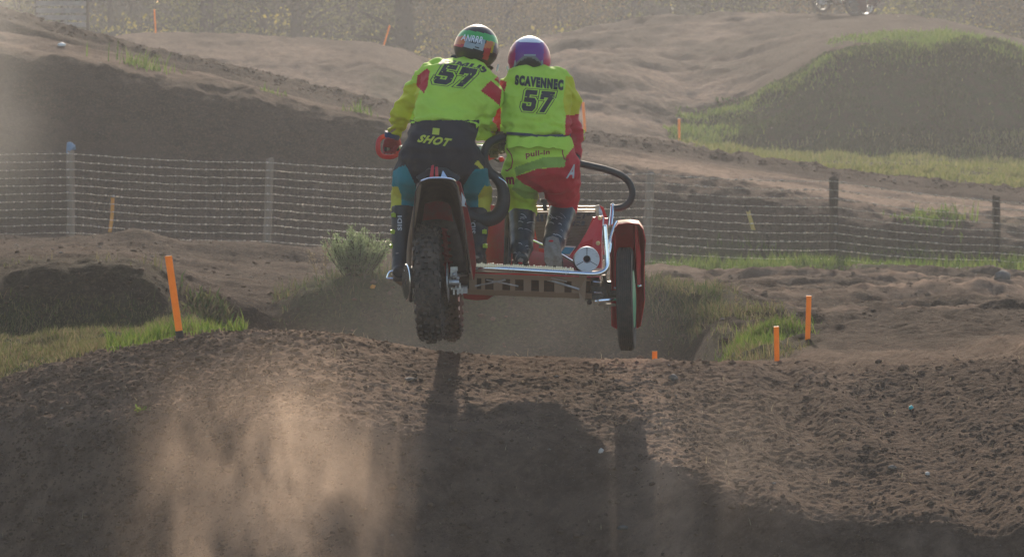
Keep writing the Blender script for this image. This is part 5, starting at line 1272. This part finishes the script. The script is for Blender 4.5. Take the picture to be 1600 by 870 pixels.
def boot_text(s, quad, d, b_):
    me = text_mesh(s, 1., .03); v = [x.co.copy() for x in me.vertices]; x0, x1 = min(q.x for q in v), max(q.x for q in v); y0, y1 = min(q.y for q in v), max(q.y for q in v)
    me.transform(Matrix.Diagonal((1/(x1-x0), 1/(y1-y0), 1, 1)) @ Matrix.Translation((-x0, -y0, 0)))
    bm = bmesh.new(); wm = b_.data.copy(); wm.transform(Matrix.Translation(world_loc(b_))); bt = tree_of(wm); decal('brand_print', [me], quad_map(*quad, d), bt, .002, M['print_grey'], b_, .2); bm.free()
# the word runs upwards on the shaft
boot_text('SIDI', [(621, 360), (621, 337), (628, 337), (628, 360)], 20.45, bl)
boot_text('SIDI', [(735, 365), (735, 344), (743, 344), (743, 365)], 20.45, br)
# gloves
hand(P(613, 213, 20.86), P(609, 228, 20.93), (1, .1, 0), .014, dr, M['glove_red'], 1)
q = MB(); q.tube([P(614, 208, 20.88), P(612, 216, 20.885)], [.050, .043], 14, ry=[.045, .036], lat=(1, 0, 0)); q.build('glove_cuff', M['glove_blue'], dr)
hand(P(772, 209, 20.80), P(775, 228, 20.93), (1, -.1, 0), .014, dr, M['boot_black'], -1)
# helmet
def zoneA(x, y, z):
    s = z*.94-x*.10
    if y > .3: return 0
    if s > .60: return 0
    if s > .33: return 1
    if s > -.10:
        if x < -.55: return 3 if s > 0 else 4
        if x < .30: return 0 if (.12 < s < .19 and -.38 < x < .12) or (-.06 < s < 0 and -.05 < x < .12) else 2
        if x < .34: return 0
        if x < .66: return 3 if s > .02+.2*(x-.4) else 4
        if x < .74: return 5
        return 6
    if x > .40 and s > -.45: return 4 if x < .66 else 0
    return 0
hA, MxA = helmet(head, .129, .154, .138, .30, dr, zoneA, [HM[k] for k in ('black', 'green', 'silver', 'orange', 'red', 'yellow', 'grey')], pitch=-.08)
wm = hA.data.copy(); wm.transform(Matrix.Translation(world_loc(hA))); hb = tree_of(wm)
text_decal('helmet_print', 'ANRRR', [(722, 53), (755, 58), (753, 69), (720, 63)], 20.75, hb, .002, HM['white'], hA, bold=.01, shear=.2)
q = MB(); q.box(P(777, 78, 20.93), (.014, .03, .03)); q.build('visor_screw', HM['black'], hA); q = MB(); q.tube([P(779, 101, 20.9), P(776, 112, 20.88)], .006, 8); q.build('chin_strap', HM['white'], hA)

# ------------------------------------------------ passenger
pa = empty('person', P(840, 420, 20.5)); tag(pa, 'passenger standing on the platform, red and green trousers, purple and white helmet', 'person')
sp = [(P(846, 272, 20.58), .172, .12), (P(845, 250, 20.56), .186, .145), (P(842, 222, 20.60), .172, .135), (P(839, 198, 20.64), .186, .13), (P(837, 168, 20.70), .198, .13), (P(836, 140, 20.76), .190, .13), (P(833, 127, 20.84), .145, .095), (P(828, 117, 20.88), .085, .065)]
armL = [(P(808, 128, 20.82), .075), (P(795, 138, 20.84), .070), (P(786, 162, 20.88), .058), (P(782, 185, 20.9), .05), (P(782, 200, 20.84), .046), (P(784, 208, 20.76), .04)]
armR = [(P(864, 128, 20.82), .078), (P(881, 146, 20.82), .074), (P(889, 172, 20.82), .064), (P(893, 196, 20.80), .056), (P(896, 222, 20.74), .050), (P(896, 240, 20.68), .040)]
legL = [(P(820, 262, 20.58), .115), (P(815, 290, 20.66), .100), (P(816, 318, 20.74), .082), (P(816, 345, 20.70), .066), (P(815, 375, 20.62), .058), (P(814, 402, 20.56), .05)]
legR = [(P(870, 262, 20.58), .118), (P(876, 290, 20.66), .102), (P(880, 318, 20.74), .082), (P(876, 345, 20.68), .066), (P(868, 372, 20.58), .056), (P(863, 395, 20.5), .05)]
head2 = P(827, 93, 20.92)
link_mesh('body', body_mesh(sp, [armL, armR], [legL, legR], head2, .118), M['skin'], pa)
q = MB(); trunk(q, sp[2:], 1.06)
for p, a, b in sp[3:-1]: q.ball(p, (a, b, b*.7), 18, 12)
q.ball(P(836, 138, 20.80), (.19, .11, .075), 18, 12); limb(q, armL, 16, 1.08); limb(q, armR, 16, 1.08)
q.ball(P(842, 206, 20.62), (.19, .14, .04), 18, 10)
me = cut(soft(q, .0075, 5, lambda v: .9*wrA(v+np.array([3.1, 0, 0]))), lambda c: ~((front_px(c)[1] > 224) & (front_px(c)[0] < 891)))
bvh = tree_of(me)
paint(me, [([(884, 120), (910, 120), (910, 183), (884, 181), (880, 160)], 1), ([(884, 181), (910, 178), (915, 262), (880, 262)], 2), ([(760, 120), (792, 128), (783, 165), (781, 220), (760, 225)], 2), ([(884, 236), (912, 230), (912, 236), (884, 242)], 3), ([(884, 244), (912, 240), (912, 246), (884, 250)], 3)])
jer = link_mesh('jersey', me, [M['neon'], M['neon_yellow'], M['red_cloth'], M['print_grey']], pa)
number57([(820, 140), (869, 144), (861, 177), (814, 173)], 20.65, bvh, jer, M['neon'])
for off, bold, m_ in ((.0022, .12, M['neon_dusty']), (.0034, .075, M['print_dark'])):
    text_decal('name_print' if bold < .1 else 'name_shadow', 'SCAVENNEC', [(805, 117), (881, 125), (880, 142), (804, 133)], 20.7, bvh, off, m_, jer, bold=bold)
text_decal('small_print', 'Antoine', [(802, 110), (833, 113), (833, 116.5), (802, 114)], 20.75, bvh, .002, M['print_dark'], jer, bold=.0, shear=.3) if False else None
q = MB(); q.sheet([[Vector((P(x, y, 20.5).x, 20.62-.135*math.sqrt(max(0, 1-((x-842)/54)**2))-.012, P(x, y, 20.5).z)) for x in np.linspace(791, 892, 16)] for y in (208.5, 210.5, 213.0)], .004)
for i, v in enumerate(q.v): v.z -= .006*math.sin((v.x-.1)*12)
q.build('belt', M['belt'], pa)
def flap_y(x, e=0): return 20.60-.15*math.sqrt(max(0, 1-((x-843)/60)**2))-.010-e
q = MB()
q.sheet([[Vector((P(x, y, 20.5).x, flap_y(x, .012*k)+.008*math.sin(x*.35+k), P(x, y+1.8*math.sin(x*.21+k)+(4 if x > 868 and k == 4 else 0), 20.5).z)) for x in np.linspace(793, 890, 24)] for k, y in enumerate((214, 218, 222, 226, 229))], .004)
q.build('jersey_hem', M['neon'], jer, smooth=60)
q = MB(); trunk(q, sp[:3], 1.08)
for p, a, b in sp[:3]: q.ball(p, (a*1.04, b*1.05, b*.8), 20, 12)
limb(q, legL[:4], 18, 1.10); limb(q, legR[:4], 18, 1.10)
me = cut(soft(q, .0075, 5, lambda v: 1.1*wrB(v+np.array([2.3, 0, 0]))), lambda c: (front_px(c)[1] > 214) & (front_px(c)[1] < 338))
tb = tree_of(me)
paint(me, [([(760, 200), (920, 200), (920, 262), (884, 261), (840, 264), (806, 276), (812, 285), (830, 293), (843, 302), (846, 345), (760, 345)], 0),
           ([(880, 250), (920, 200), (920, 345), (880, 345)], 1), ([(804, 262), (850, 246), (884, 245), (883, 261), (845, 263), (822, 268), (806, 276)], 2), ([(806, 278), (822, 290), (840, 299), (841, 312), (818, 310), (800, 296)], 2)], base=1)
tro = link_mesh('trousers', me, [M['neon'], M['red_cloth'], M['neon_dusty']], pa)
text_decal('brand_print', 'pull-in', [(821, 237), (859, 233.5), (859, 243), (822, 249)], 20.45, tb, .003, M['print_red'], tro, bold=.03)
qm = quad_map((880, 258), (905, 258), (905, 282), (880, 282), 20.5)
text_decal('leg_print', 'A', [(889, 259), (901, 256), (897, 279), (884, 279)], 20.5, tb, .003, M['print_grey'], tro, bold=.03, shear=.2)
text_decal('leg_print', 'm', [(790, 277), (803, 276), (804, 289), (791, 287)], 20.5, tb, .003, M['print_red'], tro, bold=.06)
def seam(pts, name='piping', r_=.0035, m=None, bt=None, par=None):
    out = []
    for (x, y) in pts:
        w_ = P(x, y, 20.4); o0 = Vector((0, 0, CAM_H)); d_ = (w_-o0).normalized(); h_ = (bt or tb).ray_cast(w_-d_*.8, d_, 2)
        if h_[0] is not None: out.append(h_[0]-d_*.001)
    if len(out) > 1: q = MB(); q.tube(out, r_, 6); q.build(name, m or M['print_red'], par or tro)
def dense(pts, k=5):
    o = []
    for (a, b) in zip(pts, pts[1:]): o += [(a[0]+(b[0]-a[0])*i/k, a[1]+(b[1]-a[1])*i/k) for i in range(k)]
    return o+[pts[-1]]
seam(dense([(792, 232), (799, 242), (801, 252), (799, 262), (793, 267), (790, 266)])); seam(dense([(879, 226), (879, 240), (882, 249), (888, 249)]))
bl, _ = boot(P(816, 333, 20.72), P(816, 355, 20.67), P(815, 385, 20.58), P(815, 414, 20.50), (-.05, 1, .05), pa, M['boot_blue'], M['rubber'], .073)
br, _ = boot(P(879, 330, 20.72), P(873, 352, 20.64), P(866, 378, 20.53), P(862, 404, 20.42), (.12, .9, -.25), pa, M['boot_blue'], M['rubber'], .073)
def scuffs(b_, n, cx, cy, wpx, hpx, tilt, d):
    wm = b_.data.copy(); wm.transform(Matrix.Translation(world_loc(b_))); bt = tree_of(wm)
    for k in range(n):
        x = cx+random.uniform(-.5, .5)*wpx; y = cy+random.uniform(-.5, .5)*hpx; L = random.uniform(4, 12); a = tilt+random.uniform(-.35, .35)
        seam([(x+L*(t_-.5)*math.cos(a), y+L*(t_-.5)*math.sin(a)+2.5*(t_-.5)**2*4*.5) for t_ in np.linspace(0, 1, 6)], 'scuff_mark', random.uniform(.0008, .0022), M['boot_scuff'], bt, b_)
scuffs(bl, 12, 815, 365, 30, 60, .25, 20.5); scuffs(br, 12, 872, 358, 30, 55, .6, 20.5)
q = MB(); q.sheet([[P(x, y, 20.40) for x, y in ((853, 372), (864, 368), (873, 372))], [P(x, y, 20.355) for x, y in ((850, 390), (863, 386), (877, 390))], [P(x, y, 20.345) for x, y in ((851, 408), (864, 404), (878, 410))], [P(x, y, 20.36) for x, y in ((856, 417), (866, 415), (879, 418))]], .012); q.build('heel_guard', M['sole_grey'], br, smooth=60)
q = MB(); q.ball(P(861, 376.5, 20.375), (.014, .008, .006)); q.build('heel_badge', M['red_plastic'], br)
q = MB(); q.ball(P(813, 405, 20.48), (.032, .02, .028)); q.build('heel_guard', M['sole_grey'], bl)
q = MB(); q.ball(P(813, 411, 20.455), (.013, .008, .006)); q.build('heel_badge', M['red_plastic'], bl)
q = MB(); q.box(P(851, 319, 20.62), (.025, .04, .05)); q.ball(P(849, 314, 20.62), .014); q.ball(P(852, 326, 20.62), .013); q.build('knee_brace', M['boot_black'], pa)
hand(P(896, 240, 20.66), P(896, 253, 20.62), (1, .1, -.1), .02, pa, M['boot_black'], -1)
q = MB(); q.tube([P(897, 235, 20.70), P(896.5, 246, 20.66)], [.049, .044], 14); q.build('glove_cuff', M['red_cloth'], pa)
hand(P(784, 208, 20.76), P(786, 216, 20.66), (1, 0, .2), .026, pa, M['boot_black'], 1)
def zoneB(x, y, z):
    if y > .3: return 0
    if z > .70+.10*x*x: return 0
    lim = .18-.95*x*x
    if z > lim*1.0+.0 and z > -.55: return 1 if abs(x) < .66 else 2
    if z > lim-.14: return 3
    return 4
hB, MxB = helmet(head2, .124, .150, .134, .03, pa, zoneB, [HM[k] for k in ('white', 'purple', 'magenta', 'grey', 'black')], pitch=-.04)
q = MB(); q.box(P(828, 86.5, 20.755), (.068, .006, .009)); q.build('rear_vent', HM['silver'], hB)
for sx, (x0, x1) in ((-1, (803, 805)), (1, (849, 847))):
    q = MB(); q.tube(arc_smooth([P(x0, 106, 20.80), P(x0+sx*-1.0, 100, 20.80), P(x1, 95, 20.79), P(x1+sx*-1, 103, 20.79)]), .0025, 6); q.build('strap_slot', HM['silver'], hB)
q = MB(); q.tube([P(792, 104, 20.86), P(794, 111, 20.86)], .006, 8); q.build('chin_strap', HM['white'], hB)

# ------------------------------------------------ the distant sidecar crossing the right hill
def copy_tree(o, parent=None):
    c = o.copy(); COL.objects.link(c); c.parent = parent
    for ch in list(o.children): copy_tree(ch, c)
    return c
far = copy_tree(mc); g = P(1318, 22, 110.5)
far.location = (g.x, 110.5, float(gz(g.x, 110.5))+.02); far.rotation_euler = (0, 0, R(-68))
far['label'] = 'distant hazy sidecar side-on at the top of the right hill'

swap = {M['red_plastic'].name: mat('far_red', (.07, .012, .012), .6, dirt=.3), M['red_dusty'].name: M['steel_dark'], M['green_rim'].name: M['steel_dark']}
def recolour(o):
    if o.type == 'MESH':
        for sl in o.material_slots:
            if sl.material and sl.material.name in swap: m_ = swap[sl.material.name]; sl.link = 'OBJECT'; sl.material = m_
    for ch in o.children: recolour(ch)
recolour(far)
# ================================================================ AIR AND DUST
def box_mesh(lo, hi):
    q = MB(); lo, hi = Vector(lo), Vector(hi); q.box((lo+hi)/2, hi-lo); return q
def volume(name, dens, col, aniso):
    m = bpy.data.materials.new(name); m.use_nodes = True; t = m.node_tree; t.nodes.clear()
    o = t.nodes.new('ShaderNodeOutputMaterial'); v = t.nodes.new('ShaderNodeVolumePrincipled')
    v.inputs['Color'].default_value = (*col, 1); v.inputs['Density'].default_value = dens; v.inputs['Anisotropy'].default_value = aniso
    t.links.new(v.outputs[0], o.inputs['Volume']); return m, t, v
hm, _, _ = volume('haze_air', .00095, (.84, .85, .88), .45)
hz = box_mesh((-260, -25, -1.5), (260, 215, 13.5)).build('haze', hm, smooth=None)
tag(hz, 'thin dusty haze filling the whole track area', None, None, 'stuff')
def dust(name, lo, hi, dens, col, label, scale, thr, stretch=(1, 1, 1), aniso=.45, rest=False, soft_=(.3, .3, .3)):
    lo, hi = Vector(lo), Vector(hi); c = (lo+hi)/2; h = (hi-lo)/2
    m, t, v = volume(name+'_air', 0, col, aniso); N, L = t.nodes, t.links
    tc = N.new('ShaderNodeTexCoord'); mp = N.new('ShaderNodeMapping'); mp.inputs['Scale'].default_value = stretch; L.new(tc.outputs['Object'], mp.inputs[0])
    n = N.new('ShaderNodeTexNoise'); n.inputs['Scale'].default_value = scale; n.inputs['Detail'].default_value = 5.; n.inputs['Roughness'].default_value = .62; n.inputs['Distortion'].default_value = .9
    L.new(mp.outputs[0], n.inputs['Vector'])
    a = N.new('ShaderNodeMapRange'); a.inputs['From Min'].default_value = thr; a.inputs['From Max'].default_value = thr+.3; L.new(n.outputs[0], a.inputs[0])
    # soft falloff towards the sides and the top of the cloud; it rests on the ground below
    dv = N.new('ShaderNodeVectorMath'); dv.operation = 'DIVIDE'; L.new(tc.outputs['Object'], dv.inputs[0]); dv.inputs[1].default_value = h
    sx = N.new('ShaderNodeSeparateXYZ'); L.new(dv.outputs[0], sx.inputs[0]); fac = None
    for i, ax in enumerate('XYZ'):
        src = sx.outputs[ax]
        if ax != 'Z' or not rest:
            ab = N.new('ShaderNodeMath'); ab.operation = 'ABSOLUTE'; L.new(src, ab.inputs[0]); src = ab.outputs[0]
        q = N.new('ShaderNodeMapRange'); q.interpolation_type = 'SMOOTHSTEP'; q.inputs['From Min'].default_value = 1; q.inputs['From Max'].default_value = soft_[i]; L.new(src, q.inputs[0])
        if fac is None: fac = q.outputs[0]
        else:
            u = N.new('ShaderNodeMath'); u.operation = 'MULTIPLY'; L.new(fac, u.inputs[0]); L.new(q.outputs[0], u.inputs[1]); fac = u.outputs[0]
    b = u
    mu = N.new('ShaderNodeMath'); mu.operation = 'MULTIPLY'; L.new(a.outputs[0], mu.inputs[0]); L.new(b.outputs[0], mu.inputs[1])
    m2 = N.new('ShaderNodeMath'); m2.operation = 'MULTIPLY'; L.new(mu.outputs[0], m2.inputs[0]); m2.inputs[1].default_value = dens; L.new(m2.outputs[0], v.inputs['Density'])
    o = box_mesh(lo, hi).build(name, m, None, c, smooth=None); tag(o, label, 'dust', None, 'stuff'); return o
D1 = .9
dust('dust_cloud', (-2.10, 16.8, .1), (-.30, 20.4, 2.15), 0.80, (.96, .74, .57), 'sunlit tan dust cloud rising from the near slope left of the shadow', 2.6, .45, (1.2, 1, .6), rest=True, soft_=(.1, .3, -.1))
dust('dust_drift', (-.9, 17.5, .45), (1.9, 20.2, 2.05), .08, (.93, .80, .70), 'thin dust drifting through the shadow of the sidecar', 1.4, .40, (1.8, 1, .5), rest=True, soft_=(.4, .3, -.3))
dust('dust_wake', (-1.9, 22.5, .2), (1.6, 27.2, 2.3), .022, (.90, .86, .83), 'faint dust hanging in the dip behind the wheels', .7, .36)
dust('dust_haze_left', (-9.5, 42, .6), (-5.6, 50, 5.6), .04, (.93, .90, .86), 'pale dust in front of the left end of the fence', .35, .34)
